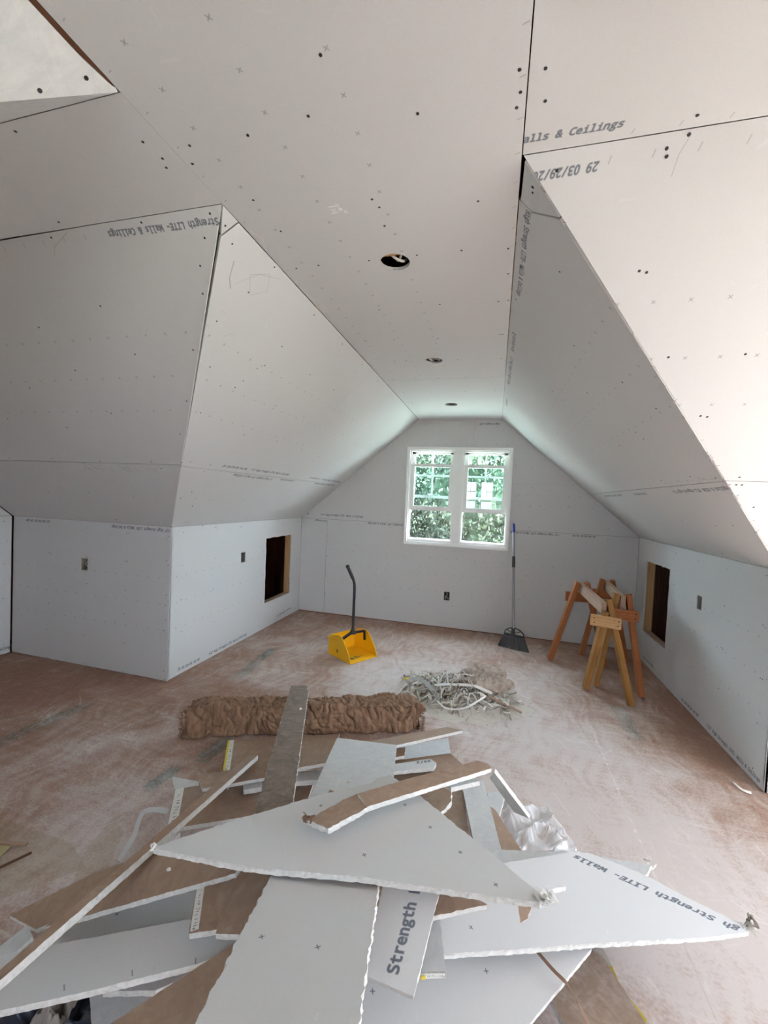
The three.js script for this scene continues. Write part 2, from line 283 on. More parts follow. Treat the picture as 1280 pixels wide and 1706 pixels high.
// ---------------------------------------------------------------- ceiling
{
  const cl = structure('ceiling', 'flat drywall ceiling with three round light cut-outs');
  const P = (u, v) => V(u, YC, v), n = V(0, -1, 0);
  const a = boardPlane({ P, n, u0: XCL, u1: XCR, v0: -3.32, v1: 0.2, res: 580 });
  for (const u of [-0.826, -0.613, -0.401]) a.column(u, -3.2 + 0.0, 0.1);
  for (let v = -3.25; v < 0.1; v += 0.107) { a.dash(XCR - 0.012, v, 0.014, 0.004); if (noise(v * 3, 2) > -0.1) a.dash(XCL + 0.02, v, 0.01, 0.004); }
  a.smear(-0.557, -1.33, 0.02, 0.02, 'rgba(240,238,232,.5)', 26);
  a.line([[-0.93, -1.36], [-0.9, -1.42], [-0.93, -1.5]], 0.004, 'rgba(225,222,215,.6)');
  board(cl, a, [[XCL, -3.305], [XCR - G, -3.309], [XCR - G, ZF], [XCL, ZF]].map(([u, v]) => [u, Math.min(v, 0.2)]), [ring(-0.444, -1.668, 0.060, 32, 0.001), ring(-0.459, -2.878, 0.059, 28, 0.001)]);
  const b = boardPlane({ P, n, u0: XCL, u1: XCR, v0: ZB, v1: -3.3, res: 420 });
  board(cl, b, [[XCL, ZB], [XCR, ZB], [XCR, -3.312], [XCL, -3.308]], [ring(-0.474, -4.196, 0.061, 28, 0.001)]);
  const pl = { P, n };
  board(cl, pl, rect(XCL, XCR, 0.203, ZF));
  const r = boardPlane({ P, n, u0: XCR, u1: 1.3, v0: ZC1, v1: ZC2, res: 620 });
  r.print('Walls & Ceilings', 0.005, -1.186, 0.262, -1.187, 0, 1, 0.022);
  for (let u = 0.29; u < 1.3; u += 0.107) r.dash(u, ZC1 + 0.02, 0.004, 0.014);
  board(cl, r, rect(XCR + G, 1.3, ZC1 + 0.0006, ZC2 - G)); board(cl, pl, rect(1.303, XFR, ZC1 + 0.0006, ZC2 - G));
  const l = boardPlane({ P, n, u0: -2.4, u1: XCL, v0: ZC1, v1: ZC2, res: 420 });
  board(cl, l, rect(-2.4, XCL - G * 0.6, ZC1 + 0.0004, ZC2 - G)); board(cl, pl, rect(XFL, -2.403, ZC1 + 0.0004, ZC2 - G));
  screws(cl, pl, [[-0.418, -0.862], [-0.508, -0.991], [-0.694, -1.009], [-0.236, -1.043], [-0.875, -1.004], [-0.913, -1.061], [-0.987, -1.026], [-1.002, -1.057], [-0.997, -0.966], [-1.322, -0.863], [0.003, -0.987], [0.008, -1.04], [0.001, -1.078], [0.058, -0.996], [0.066, -1.075], [-0.102, -1.381], [-0.433, -1.306], [-0.42, -1.346], [-0.427, -1.44], [-0.819, -1.232], [-0.809, -1.396], [-0.868, -1.636], [-0.764, -1.631], [-0.545, -1.636], [-0.347, -1.635], [-0.174, -1.636], [-0.002, -1.656], [-0.312, -2.061], [-0.623, -2.068], [-0.034, -2.076], [0.01, -2.071], [-0.378, -2.49], [-0.021, -2.479], [-0.008, -2.481], [-0.641, -2.47], [-0.73, -2.856], [0.003, -1.836], [-0.818, -2.464], [-0.648, -2.854], [-0.295, -2.875], [-0.012, -2.887], [-0.661, -3.286], [-0.48, -3.289], [-0.27, -3.28], [-0.85, -3.29], [-0.08, -3.28], [-0.85, -3.7], [-0.6, -3.7], [-0.3, -3.71], [-0.05, -3.69], [-0.85, -4.1], [-0.25, -4.1], [-0.04, -4.1], [-0.85, -4.5], [-0.6, -4.52], [-0.3, -4.5], [-0.06, -4.52], [0.425, -1.19], [-1.6, -1.19], [-1.6, -0.88], [0.42, -0.88]]);
  // framing seen through the cut-outs, and the cable tails
  part('joist', bx(-1.1, 0.2, YC + 0.002, YC + 0.14, -1.625, -1.587), M.pine, cl);
  part('joist', bx(-1.1, 0.2, YC + 0.002, YC + 0.14, -2.03, -1.992), M.pine, cl);
  part('joist', bx(-1.1, 0.2, YC + 0.002, YC + 0.14, -2.84, -2.802), M.pine, cl);
  const c1 = thing('electrical_cable', 'white cable loops inside the nearest ceiling cut-out', 'cable', 'cable tails in the ceiling holes');
  part('cable_loop', tube([V(-0.50, YC + 0.12, -1.63), V(-0.46, YC + 0.03, -1.66), V(-0.42, YC + 0.02, -1.70), V(-0.40, YC + 0.06, -1.74)], 0.0055), M.cable, c1);
  part('cable_loop', tube([V(-0.43, YC + 0.14, -1.64), V(-0.415, YC + 0.04, -1.66), V(-0.44, YC + 0.03, -1.71), V(-0.47, YC + 0.08, -1.76)], 0.005), M.cable, c1);
  const foil = std({ color: srgb(190, 190, 192), metalness: 0.9, roughness: 0.3 });
  const c2 = thing('electrical_cable', 'silver cable coil inside the middle ceiling cut-out', 'cable', 'cable tails in the ceiling holes');
  part('cable_loop', tube([V(-0.51, YC + 0.05, -2.86), V(-0.48, YC + 0.012, -2.89), V(-0.45, YC + 0.03, -2.92), V(-0.42, YC + 0.01, -2.88), V(-0.41, YC + 0.06, -2.85)], 0.008), foil, c2);
  part('cable_loop', tube([V(-0.50, YC + 0.08, -2.9), V(-0.46, YC + 0.02, -2.86), V(-0.44, YC + 0.02, -2.84), V(-0.42, YC + 0.09, -2.84)], 0.006), M.cable, c2);
  const c3 = thing('electrical_cable', 'cable tail inside the ceiling cut-out nearest the window', 'cable', 'cable tails in the ceiling holes');
  part('cable_loop', tube([V(-0.52, YC + 0.06, -4.19), V(-0.48, YC + 0.03, -4.22), V(-0.44, YC + 0.05, -4.18)], 0.006), M.boxGrey, c3);
}

// ---------------------------------------------------------------- sloped ceilings
const xrows = [2.197, 2.062, 1.93];
{
  const s = structure('wall_slope_left', 'left sloped drywall of the window bay');
  const pl = boardPlane({ P: (u, v) => V(gl(v), v, u), n: nGL, u0: ZB, u1: -1.2, v0: K, v1: YC, vs: SL, res: 540 });
  for (const y of xrows) pl.row(ZB, mb(y) + 0.9, y);
  pl.print(DATE, -2.53, 1.684, -2.82, 1.684, 0, 1, 0.02); pl.print(LITE, -2.88, 1.686, -3.50, 1.686, 0, 1, 0.022); pl.print(LITE, -3.321, 1.642, -2.744, 1.645, 0, -1, 0.022); pl.print(DATE, -3.709, 1.648, -3.455, 1.648, 0, -1, 0.02);
  pl.print(DATE, -3.95, 1.684, -4.2, 1.684, 0, 1, 0.02); pl.print(LITE, -4.25, 1.684, -4.83, 1.684, 0, 1, 0.022); pl.print(LITE, -4.8, 1.648, -4.2, 1.648, 0, -1, 0.022);
  pl.line([[-1.52, 2.40], [-1.60, 2.44], [-1.66, 2.40], [-1.60, 2.36], [-1.53, 2.40]], 0.0016); pl.line([[-1.5, 2.36], [-1.56, 2.42], [-1.66, 2.45]], 0.0014);
  pl.line([[-3.02, 2.43], [-3.05, 2.38], [-3.03, 2.30], [-3.06, 2.22]], 0.002, 'rgba(120,112,106,.55)'); pl.line([[-1.42, 2.40], [-1.46, 2.36], [-1.5, 2.34]], 0.0025, 'rgba(90,84,78,.6)');
  const e = 0.004;   // the cut along the hip
  board(s, pl, [[ZB + G, 1.659], [mb(1.659) - e, 1.659], [-1.306 - e * 0.4, 2.42], [-1.323, YC - 0.002], [ZB + G, YC - 0.002]]);
  board(s, pl, [[-1.302, 2.424], [-1.233, YC - 0.0012], [-1.318, YC - 0.0012]]);
  board(s, pl, [[ZB + G, K + 0.001], [Z1 - e, K + 0.001], [mb(1.655) - e, 1.655], [ZB + G, 1.655]]);
  screws(s, pl, [[-1.738, 2.109], [-2.008, 2.182], [-2.036, 2.206], [-2.0, 2.116], [-1.991, 2.079], [-2.429, 2.079], [-2.438, 2.272], [-2.818, 2.276], [-2.816, 2.084], [-1.936, 1.933], [-2.421, 1.892], [-2.815, 1.906], [-2.408, 1.686], [-2.413, 1.64], [-2.213, 1.689], [-3.235, 2.117], [-3.638, 2.086], [-1.29, 2.445], [-1.361, 2.427], [-1.591, 2.462], [-1.584, 2.364], [-1.567, 2.245], [-2.021, 2.297], [-2.82, 1.69], [-2.82, 1.63], [-3.23, 1.69], [-3.63, 1.64], [-3.24, 1.9], [-3.64, 1.88], [-4.04, 2.1], [-4.04, 1.9], [-4.45, 2.1], [-4.45, 1.7], [-2.62, 1.45], [-2.8, 1.44], [-3.24, 1.45], [-3.64, 1.43], [-4.05, 1.45], [-2.02, 2.45], [-2.43, 2.45], [-2.82, 2.45], [-3.23, 2.45], [-3.64, 2.45], [-2.8, 1.25], [-3.24, 1.25], [-3.64, 1.25]], 0.0038);
}
{
  const s = structure('wall_slope_right', 'right sloped drywall of the window bay');
  const pl = boardPlane({ P: (u, v) => V(gr(v), v, u), n: nGR, u0: ZB, u1: -1.2, v0: K, v1: YC, vs: SR, res: 540 });
  for (const y of xrows) pl.row(ZB, mb(y) + 0.9, y);
  pl.print(LITE, -1.34, 2.453, -1.98, 2.453, 0, -1, 0.021); pl.print(DATE, -2.40, 2.453, -2.68, 2.453, 0, -1, 0.02); pl.print(LITE, -2.80, 2.453, -3.42, 2.453, 0, -1, 0.021); pl.print(DATE, -3.9, 2.453, -4.15, 2.453, 0, -1, 0.02);
  pl.print(LITE, -2.83, 1.632, -2.22, 1.632, 0, -1, 0.022); pl.print(DATE, -3.55, 1.632, -3.28, 1.632, 0, -1, 0.02); pl.print(LITE, -4.45, 1.632, -3.86, 1.632, 0, -1, 0.022);
  pl.smear(-2.5, 1.672, 0.3, 0.008, 'rgba(150,143,136,.35)', 60); pl.line([[-3.0, 1.64], [-3.06, 1.66], [-3.02, 1.69]], 0.002);
  const e = 0.004;
  board(s, pl, [[ZB + G, 1.6565], [mb(1.6565) - e, 1.6565], [-1.36, 2.37], [-1.42, 2.44], [-1.40, YC - 0.0012], [ZB + G, YC - 0.0012]]);
  board(s, pl, [[-1.352, 2.372], [-1.240, 2.466], [-1.393, YC - 0.005], [-1.412, 2.44]], [], M.paper);
  board(s, pl, [[ZB + G, K + 0.001], [Z1 - e, K + 0.001], [mb(1.6535) - e, 1.6535], [ZB + G, 1.6535]]);
  screws(s, pl, [[-1.6, 2.34], [-2.034, 2.232], [-2.415, 2.117], [-2.021, 2.06], [-2.017, 1.945], [-2.418, 1.91], [-2.421, 1.877], [-2.789, 1.892], [-2.804, 2.172], [-2.803, 2.228], [-1.311, 2.442], [-1.331, 2.441], [-2.42, 1.69], [-2.42, 1.62], [-2.22, 1.67], [-2.8, 1.69], [-3.22, 1.9], [-3.22, 2.1], [-3.63, 2.1], [-3.62, 1.9], [-4.03, 2.1], [-4.03, 1.9], [-2.6, 1.45], [-3.22, 1.45], [-3.62, 1.45], [-2.8, 1.44], [-1.75, 2.45], [-2.03, 2.455], [-2.42, 2.455], [-2.8, 2.455], [-3.2, 2.455], [-2.42, 1.26], [-3.2, 1.25], [-3.6, 1.25]], 0.0038);
  // frayed paper along the hip
  const fr = [];
  for (let i = 0; i < 46; i++) { const y = i < 30 ? rr(1.55, 1.95) : rr(1.25, 2.45), p = V(gr(y), y, mb(y)); fr.push(ribbon([p.clone(), p.clone().add(V(rr(-0.012, 0.004), rr(-0.01, 0.006), rr(0.002, 0.014))), p.clone().add(V(rr(-0.02, 0.012), rr(-0.016, 0.012), rr(0.004, 0.022)))], rr(0.001, 0.003), V(0, 1, 0), 1, 4)); }
  const m = part('frayed_paper', fr, std({ color: srgb(150, 136, 122), side: THREE.DoubleSide }), s); m.userData.kind = 'stuff';
}
{
  const s = structure('wall_slope_rear_left', 'sloped drywall above the left alcove');
  const pl = boardPlane({ P: (u, v) => V(u, v, mb(v)), n: nMB, u0: XFL, u1: XCL, v0: K, v1: YC, vs: SM, res: 620 });
  for (const y of xrows) pl.row(XFL, gl(y) - 0.03, y);
  for (let u = -1.55; u > XFL; u -= 0.1035) pl.dash(u, 2.451, 0.004, 0.012);
  pl.print('Strength LITE- Walls & Ceilings', -0.971, 2.449, -1.441, 2.455, 0, -1, 0.021);
  pl.line([[-1.62, 2.465], [-1.72, 2.44], [-1.75, 2.42]], 0.0015); pl.smear(-1.9, 1.645, 0.5, 0.02, 'rgba(128,118,108,.35)', 60); pl.smear(-2.6, 1.64, 0.1, 0.02, 'rgba(120,110,100,.4)', 26);
  for (let i = 0; i < 7; i++) { const u = rr(-2.7, -1.9); pl.line([[u, 1.64], [u + rr(0.02, 0.05), 1.61]], 0.004, 'rgba(120,112,104,.4)'); }
  const e = 0.004;
  board(s, pl, [[XFL + G, 1.6655], [gl(1.6655) - e, 1.6655], [XCL - e, YC - 0.0012], [-1.5, YC - 0.0012], [-1.9, YC - 0.003], [XFL + G, YC - 0.0012]]);
  board(s, pl, [[XFL + G, K + 0.001], [XL - e, K + 0.001], [gl(1.6625) - e, 1.6625], [-2.5, 1.661], [XFL + G, 1.6625]]);
  screws(s, pl, [[-1.704, 2.46], [-1.691, 2.289], [-2.116, 2.245], [-2.108, 2.097], [-1.68, 2.141], [-2.521, 2.037], [-2.1, 1.921], [-1.557, 1.967], [-0.992, 2.459], [-1.052, 2.415], [-1.167, 2.295], [-1.121, 2.359], [-1.276, 2.462], [-1.353, 2.144], [-1.867, 1.679], [-2.096, 1.678], [-2.506, 1.674], [-2.912, 1.682], [-2.518, 1.856], [-1.737, 1.824], [-2.93, 2.1], [-2.93, 1.9], [-2.5, 2.25], [-2.06, 1.64], [-2.1, 1.45], [-2.5, 1.45], [-2.9, 1.46], [-2.1, 1.25], [-2.5, 1.25], [-2.9, 1.25], [-3.3, 1.25], [-3.3, 1.45], [-3.3, 1.68], [-1.96, 1.5], [-2.05, 1.4]], 0.004);
  const r = structure('wall_slope_rear_right', 'bright sloped drywall above the right alcove');
  const pr = boardPlane({ P: (u, v) => V(u, v, mb(v)), n: nMB, u0: XCR, u1: XFR, v0: K, v1: YC, vs: SM, res: 620 });
  for (const y of xrows) for (let u = gr(y) + 0.013; u < XFR; u += 0.1067) pr.cross(u, y - 0.006);
  for (let u = 0.25; u < XFR; u += 0.105) pr.dash(u, 2.447, 0.004, 0.012);
  pr.print(DATE.slice(0, 11), 0.226, 2.447, 0.056, 2.445, 0, -1, 0.021); pr.line([[0.43, 2.465], [0.415, 2.44], [0.412, 2.41]], 0.0014);
  board(r, pr, [[gr(1.658) + e, 1.658], [XFR - G, 1.658], [XFR - G, YC - 0.0012], [XCR + e, YC - 0.0012]]);
  board(r, pr, [[XR + e, K + 0.001], [XFR - G, K + 0.001], [XFR - G, 1.655], [gr(1.655) + e, 1.655]]);
  screws(r, pr, [[0.397, 2.257], [0.419, 2.253], [0.569, 2.06], [0.759, 1.89], [0.783, 1.887], [1.022, 1.673], [0.118, 2.443], [0.382, 2.451], [0.387, 2.44], [0.425, 2.465], [1.029, 1.642], [1.05, 1.642], [1.155, 1.547], [0.8, 2.25], [0.8, 2.06], [1.2, 2.2], [1.2, 1.9], [1.6, 2.2], [1.6, 1.7]], 0.0045);
  const hipL = (y, o) => V(gl(y) + o, y - 0.001, mb(y) + o), hipR = (y, o) => V(gr(y) - o, y - 0.001, mb(y) + o);
  part('raw_edge', [bar(hipR(2.12, 0.0), hipR(1.92, 0.002), 0.004, 0.003, V(1, 0, 1)), bar(hipR(1.92, 0.002), hipR(1.74, 0.0), 0.006, 0.004, V(1, 0, 1)), bar(hipR(1.55, 0.0), hipR(1.24, 0.0), 0.003, 0.003, V(1, 0, 1))], M.gypsum, r);
  part('raw_edge', [bar(hipL(2.40, -0.001), hipL(1.68, -0.001), 0.004, 0.003, V(1, 0, -1)), bar(hipL(1.65, -0.001), hipL(1.23, -0.001), 0.003, 0.003, V(1, 0, -1))], M.gypsum, s);
  // the front slopes behind the camera, and those of the front bay
  const f = structure('wall_slope_front', 'sloped drywall towards the front of the house');
  const pf = { P: (u, v) => V(u, v, mf(v)), n: nMF };
  board(f, pf, [[XFL, K], [XL - e, K], [XCL - e, YC - 0.003], [XFL, YC - 0.003]]); board(f, pf, [[XR + e, K], [XFR, K], [XFR, YC - 0.003], [XCR + e, YC - 0.003]]);
  const gL = { P: (u, v) => V(gl(v), v, u), n: nGL }, gR = { P: (u, v) => V(gr(v), v, u), n: nGR };
  board(f, gL, [[Z2 + e, K], [ZF, K], [ZF, YC - 0.008], [ZC2 + 0.09, YC - 0.008], [ZC2 + 0.016, YC - 0.003], [ZC2 + 0.006, YC - 0.004]]);
  board(f, gR, [[Z2 + e, K], [ZF, K], [ZF, YC - 0.003], [ZC2 + e, YC - 0.003]]);
  screws(f, gL, [[-0.77, 2.45], [-0.72, 2.39], [-0.6, 2.42]], 0.005);
  part('ceiling_batten', bx(XCL - 0.06, XCL - 0.004, YC + 0.003, YC + 0.04, ZC2 + 0.01, ZF), M.darkwood, f);
}

// ---------------------------------------------------------------- knee walls, alcove walls, end walls
const openBox = (w, h, d, t = 0.003) => [bx(-w / 2, w / 2, -h / 2, h / 2, -d, -d + t), bx(-w / 2, -w / 2 + t, -h / 2, h / 2, -d, 0), bx(w / 2 - t, w / 2, -h / 2, h / 2, -d, 0), bx(-w / 2, w / 2, h / 2 - t, h / 2, -d, 0), bx(-w / 2, w / 2, -h / 2, -h / 2 + t, -d, 0)];
function outlet(label, p, turn, w, h, mat, wires) {
  const o = thing('electrical_box', label, 'outlet box'); o.position.copy(p); o.rotation.y = turn;
  part('box', openBox(w, h, 0.055), mat, o);
  for (const [pts, m] of wires) part('wire', tube(pts.map((q) => V(...q)), 0.0042, 14, 6), m, o);
  for (const s of [-1, 1]) part('ear', bx(-0.006, 0.006, s * h / 2 - 0.007, s * h / 2 + 0.007, -0.006, -0.002), mat, o);
  return o;
}
{
  const w = structure('wall_knee_left', 'left knee wall with an access opening');
  const pl = boardPlane({ P: (u, v) => V(XL, v, u), n: V(1, 0, 0), u0: ZB, u1: Z1, v0: 0, v1: K, res: 520 });
  for (const y of [0.82, 0.61, 0.405]) pl.row(ZB, Z1, y);
  pl.print(DATE, -2.80, 0.040, -3.06, 0.036, 0, 1, 0.019); pl.print(LITE, -3.18, 0.034, -3.77, 0.036, 0, 1, 0.021); pl.print(DATE, -4.39, 0.062, -4.72, 0.075, 0, 1, 0.02);
  pl.line([[-3.25, 1.2], [-3.25, 1.08]], 0.0016, 'rgba(110,100,94,.5)'); pl.line([[-4.0, 1.08], [-4.0, 0.9]], 0.001, 'rgba(120,110,104,.3)');
  board(w, pl, [[ZB + G, 0.006], [Z1 - 0.006, 0.006], [Z1 - 0.006, K - 0.001], [ZB + G, K - 0.001]], [roughRect(-4.683, -4.098, 0.288, 1.013, 0.004), rect(-3.704, -3.631, 0.806, 0.91)]);
  screws(w, pl, studs(ZB, Z1, ZB + 0.1, 0.06, 1.16, 4, (u, v) => !(u < -4.05 && u > -4.72 && v > 0.25 && v < 1.05)), 0.0036);
  // framing of the access opening
  part('stud', bar(V(XL - T - 0.0365, 0.02, -4.683 - 0.019), V(XL - T - 0.0365, 1.2, -4.683 - 0.019), 0.072, 0.038, V(1, 0, 0)), M.pine, w);
  part('stud', bar(V(XL - T - 0.0365, 0.02, -4.075), V(XL - T - 0.0365, 1.2, -4.075), 0.072, 0.038, V(1, 0, 0)), M.darkwood, w);
  part('sill_plate', bar(V(XL - T - 0.0365, 0.266, -4.682), V(XL - T - 0.0365, 0.266, -4.095), 0.072, 0.038, V(1, 0, 0)), M.oldwood, w);
  part('header', bar(V(XL - T - 0.0365, 1.036, -4.682), V(XL - T - 0.0365, 1.036, -4.095), 0.072, 0.038, V(1, 0, 0)), M.darkwood, w);
  part('stud', bar(V(XL - 0.5, 0.02, -4.35), V(XL - 0.5, 1.2, -4.35), 0.09, 0.038, V(1, 0, 0)), M.darkwood, w);
  outlet('grey box cut into the left knee wall near the access opening', V(XL - 0.004, 0.858, -3.667), Math.PI / 2, 0.07, 0.1, M.boxGrey, [[[[0, -0.03, -0.045], [0.01, 0.0, -0.03], [-0.01, 0.03, -0.045]], M.cable]]);
}
{
  const w = structure('wall_knee_right', 'right knee wall with an access opening');
  const pl = boardPlane({ P: (u, v) => V(XR, v, u), n: V(-1, 0, 0), u0: ZB, u1: Z1, v0: 0, v1: K, res: 520 });
  for (const y of [0.82, 0.61, 0.405]) pl.row(ZB, Z1, y);
  pl.print(DATE, -3.74, 0.03, -3.46, 0.036, 0, 1, 0.019); pl.print(LITE, -3.33, 0.036, -2.73, 0.033, 0, 1, 0.021); pl.print(DATE, -4.62, 0.05, -4.35, 0.05, 0, 1, 0.02);
  pl.line([[-4.55, 0.12], [-4.42, 0.09], [-4.32, 0.03]], 0.005, 'rgba(90,86,84,.4)'); pl.line([[-4.52, 0.16], [-4.36, 0.10]], 0.004, 'rgba(90,86,84,.3)');
  board(w, pl, [[ZB + G, 0.006], [Z1 - 0.006, 0.006], [Z1 - 0.006, K - 0.001], [ZB + G, K - 0.001]], [roughRect(-4.70, -4.118, 0.30, 1.004, 0.004), rect(-3.595, -3.522, 0.793, 0.897)]);
  screws(w, pl, studs(ZB, Z1, ZB + 0.12, 0.06, 1.16, 4, (u, v) => !(u < -4.08 && u > -4.74 && v > 0.26 && v < 1.05)), 0.0036);
  part('stud', bar(V(XR + T + 0.0365, 0.02, -4.70 - 0.019), V(XR + T + 0.0365, 1.2, -4.70 - 0.019), 0.072, 0.038, V(1, 0, 0)), M.pine, w);
  part('stud', bar(V(XR + T + 0.0365, 0.02, -4.095), V(XR + T + 0.0365, 1.2, -4.095), 0.072, 0.038, V(1, 0, 0)), M.darkwood, w);
  part('sill_plate', bar(V(XR + T + 0.0365, 0.278, -4.70), V(XR + T + 0.0365, 0.278, -4.115), 0.072, 0.038, V(1, 0, 0)), M.oldwood, w);
  part('header', bar(V(XR + T + 0.0365, 1.026, -4.70), V(XR + T + 0.0365, 1.026, -4.115), 0.072, 0.038, V(1, 0, 0)), M.darkwood, w);
  outlet('tall grey box cut into the right knee wall', V(XR + 0.004, 0.845, -3.558), -Math.PI / 2, 0.07, 0.1, M.boxGrey, [[[[0, -0.04, -0.045], [0.012, 0.0, -0.02], [-0.008, 0.035, -0.045]], M.cable]]);
  // bead of bare gypsum at the outside corner
  part('corner_edge', bx(XR - 0.001, XR + 0.012, 0.006, K - 0.004, Z1 - 0.005, Z1 + 0.0), M.gypsum, w);
}
{
  const w = structure('wall_alcove_left', 'left alcove wall facing the camera');
  const pl = boardPlane({ P: (u, v) => V(u, v, Z1), n: V(0, 0, 1), u0: XFL, u1: XL, v0: 0, v1: K, res: 600 });
  for (const y of [0.81, 0.607, 0.404]) pl.row(XFL, XL, y);
  pl.print(DATE, -3.655, 1.198, -3.925, 1.196, 0, -1, 0.019); pl.print(LITE, -2.42, 1.197, -2.995, 1.197, 0, -1, 0.021);
  board(w, pl, [[XFL + 0.004, 0.01], [-2.55, 0.006], [-2.55, 0.003], [XL, 0.003], [XL, K - 0.001], [XFL + 0.004, K - 0.001]], [rect(-3.31, -3.237, 0.804, 0.906)]);
  screws(w, pl, studs(XFL, XL, XFL + 0.42, 0.03, 1.15, 5).concat([[-2.45, 0.08], [-2.46, 0.4], [-2.45, 0.6], [-2.45, 0.95], [-2.46, 1.12]]), 0.0038);
  outlet('beige box cut into the left alcove wall', V(-3.273, 0.855, Z1 - 0.004), 0, 0.07, 0.1, std({ color: srgb(150, 140, 122) }), [[[[0.01, -0.04, -0.045], [-0.012, 0.0, -0.02], [0.01, 0.035, -0.04]], M.cable], [[[0.02, -0.04, -0.045], [0.02, 0.0, -0.02], [0.02, 0.035, -0.04]], M.black]]);
  part('corner_edge', bx(XL - 0.013, XL + 0.0005, 0.003, K - 0.004, Z1 - 0.0055, Z1 - 0.0005), M.gypsum, w);
  const r = structure('wall_alcove_right', 'right alcove wall beside the right window'), pr = { P: (u, v) => V(u, v, Z1), n: V(0, 0, 1) };
  board(r, pr, rect(XR, XFR, 0.006, K - 0.001));
  const f = structure('wall_front', 'front walls behind the camera'), pf = { P: (u, v) => V(u, v, Z2), n: V(0, 0, -1) };
  board(f, pf, rect(XFL, XL, 0.006, K)); board(f, pf, rect(XR, XFR, 0.006, K));
  board(f, { P: (u, v) => V(XL, v, u), n: V(1, 0, 0) }, rect(Z2, ZF, 0.006, K)); board(f, { P: (u, v) => V(XR, v, u), n: V(-1, 0, 0) }, rect(Z2, ZF, 0.006, K));
  board(f, { P: (u, v) => V(u, v, ZF), n: V(0, 0, -1) }, [[XL, 0], [XR, 0], [XR, K], [XCR, YC], [XCL, YC], [XL, K]], [rect(-0.455 - 0.42, -0.455 + 0.42, 0.985, 2.134)]);
}
const WIN = { w: 1.201, h: 1.149, y: 0.74 };
const SIDE = { w: WIN.w * 1.2, h: WIN.h * 1.65, y: 0.1 };   // right bay window, out of view, enlarged to let in more daylight
const WZ = -1.03;   // centre line of the side bay
{
  const hole = rect(WZ - SIDE.w / 2, WZ + SIDE.w / 2, SIDE.y, SIDE.y + SIDE.h), gable = [[Z1, 0.008], [Z2, 0.008], [Z2, K], [ZC2, YC], [ZC1, YC], [Z1, K]];
  const l = structure('wall_end_left', 'end wall of the left bay');
  const pl = boardPlane({ P: (u, v) => V(XFL, v, u), n: V(1, 0, 0), u0: Z1, u1: Z2, v0: 0, v1: YC, res: 360 });
  pl.print(LITE, -2.15, 0.05, -2.69, 0.048, 0, 1, 0.02); pl.line([[Z1, 1.218], [Z2, 1.218]], 0.003, 'rgba(90,84,80,.6)');
  board(l, pl, [[Z1 + 0.012, 0.008], [Z2, 0.008], [Z2, K], [ZC2, YC], [ZC1, YC], [Z1 + 0.012, K]], LEFTWIN ? [hole] : []);
  screws(l, pl, [[-2.62, 0.5], [-2.62, 0.8], [-2.64, 1.0], [-2.62, 1.17], [-2.4, 0.9], [-2.63, 0.09]], 0.0036);
  const r = structure('wall_end_right', 'end wall of the right bay with a window'), pr = { P: (u, v) => V(XFR, v, u), n: V(-1, 0, 0) };
  board(r, pr, gable, [hole]);
}
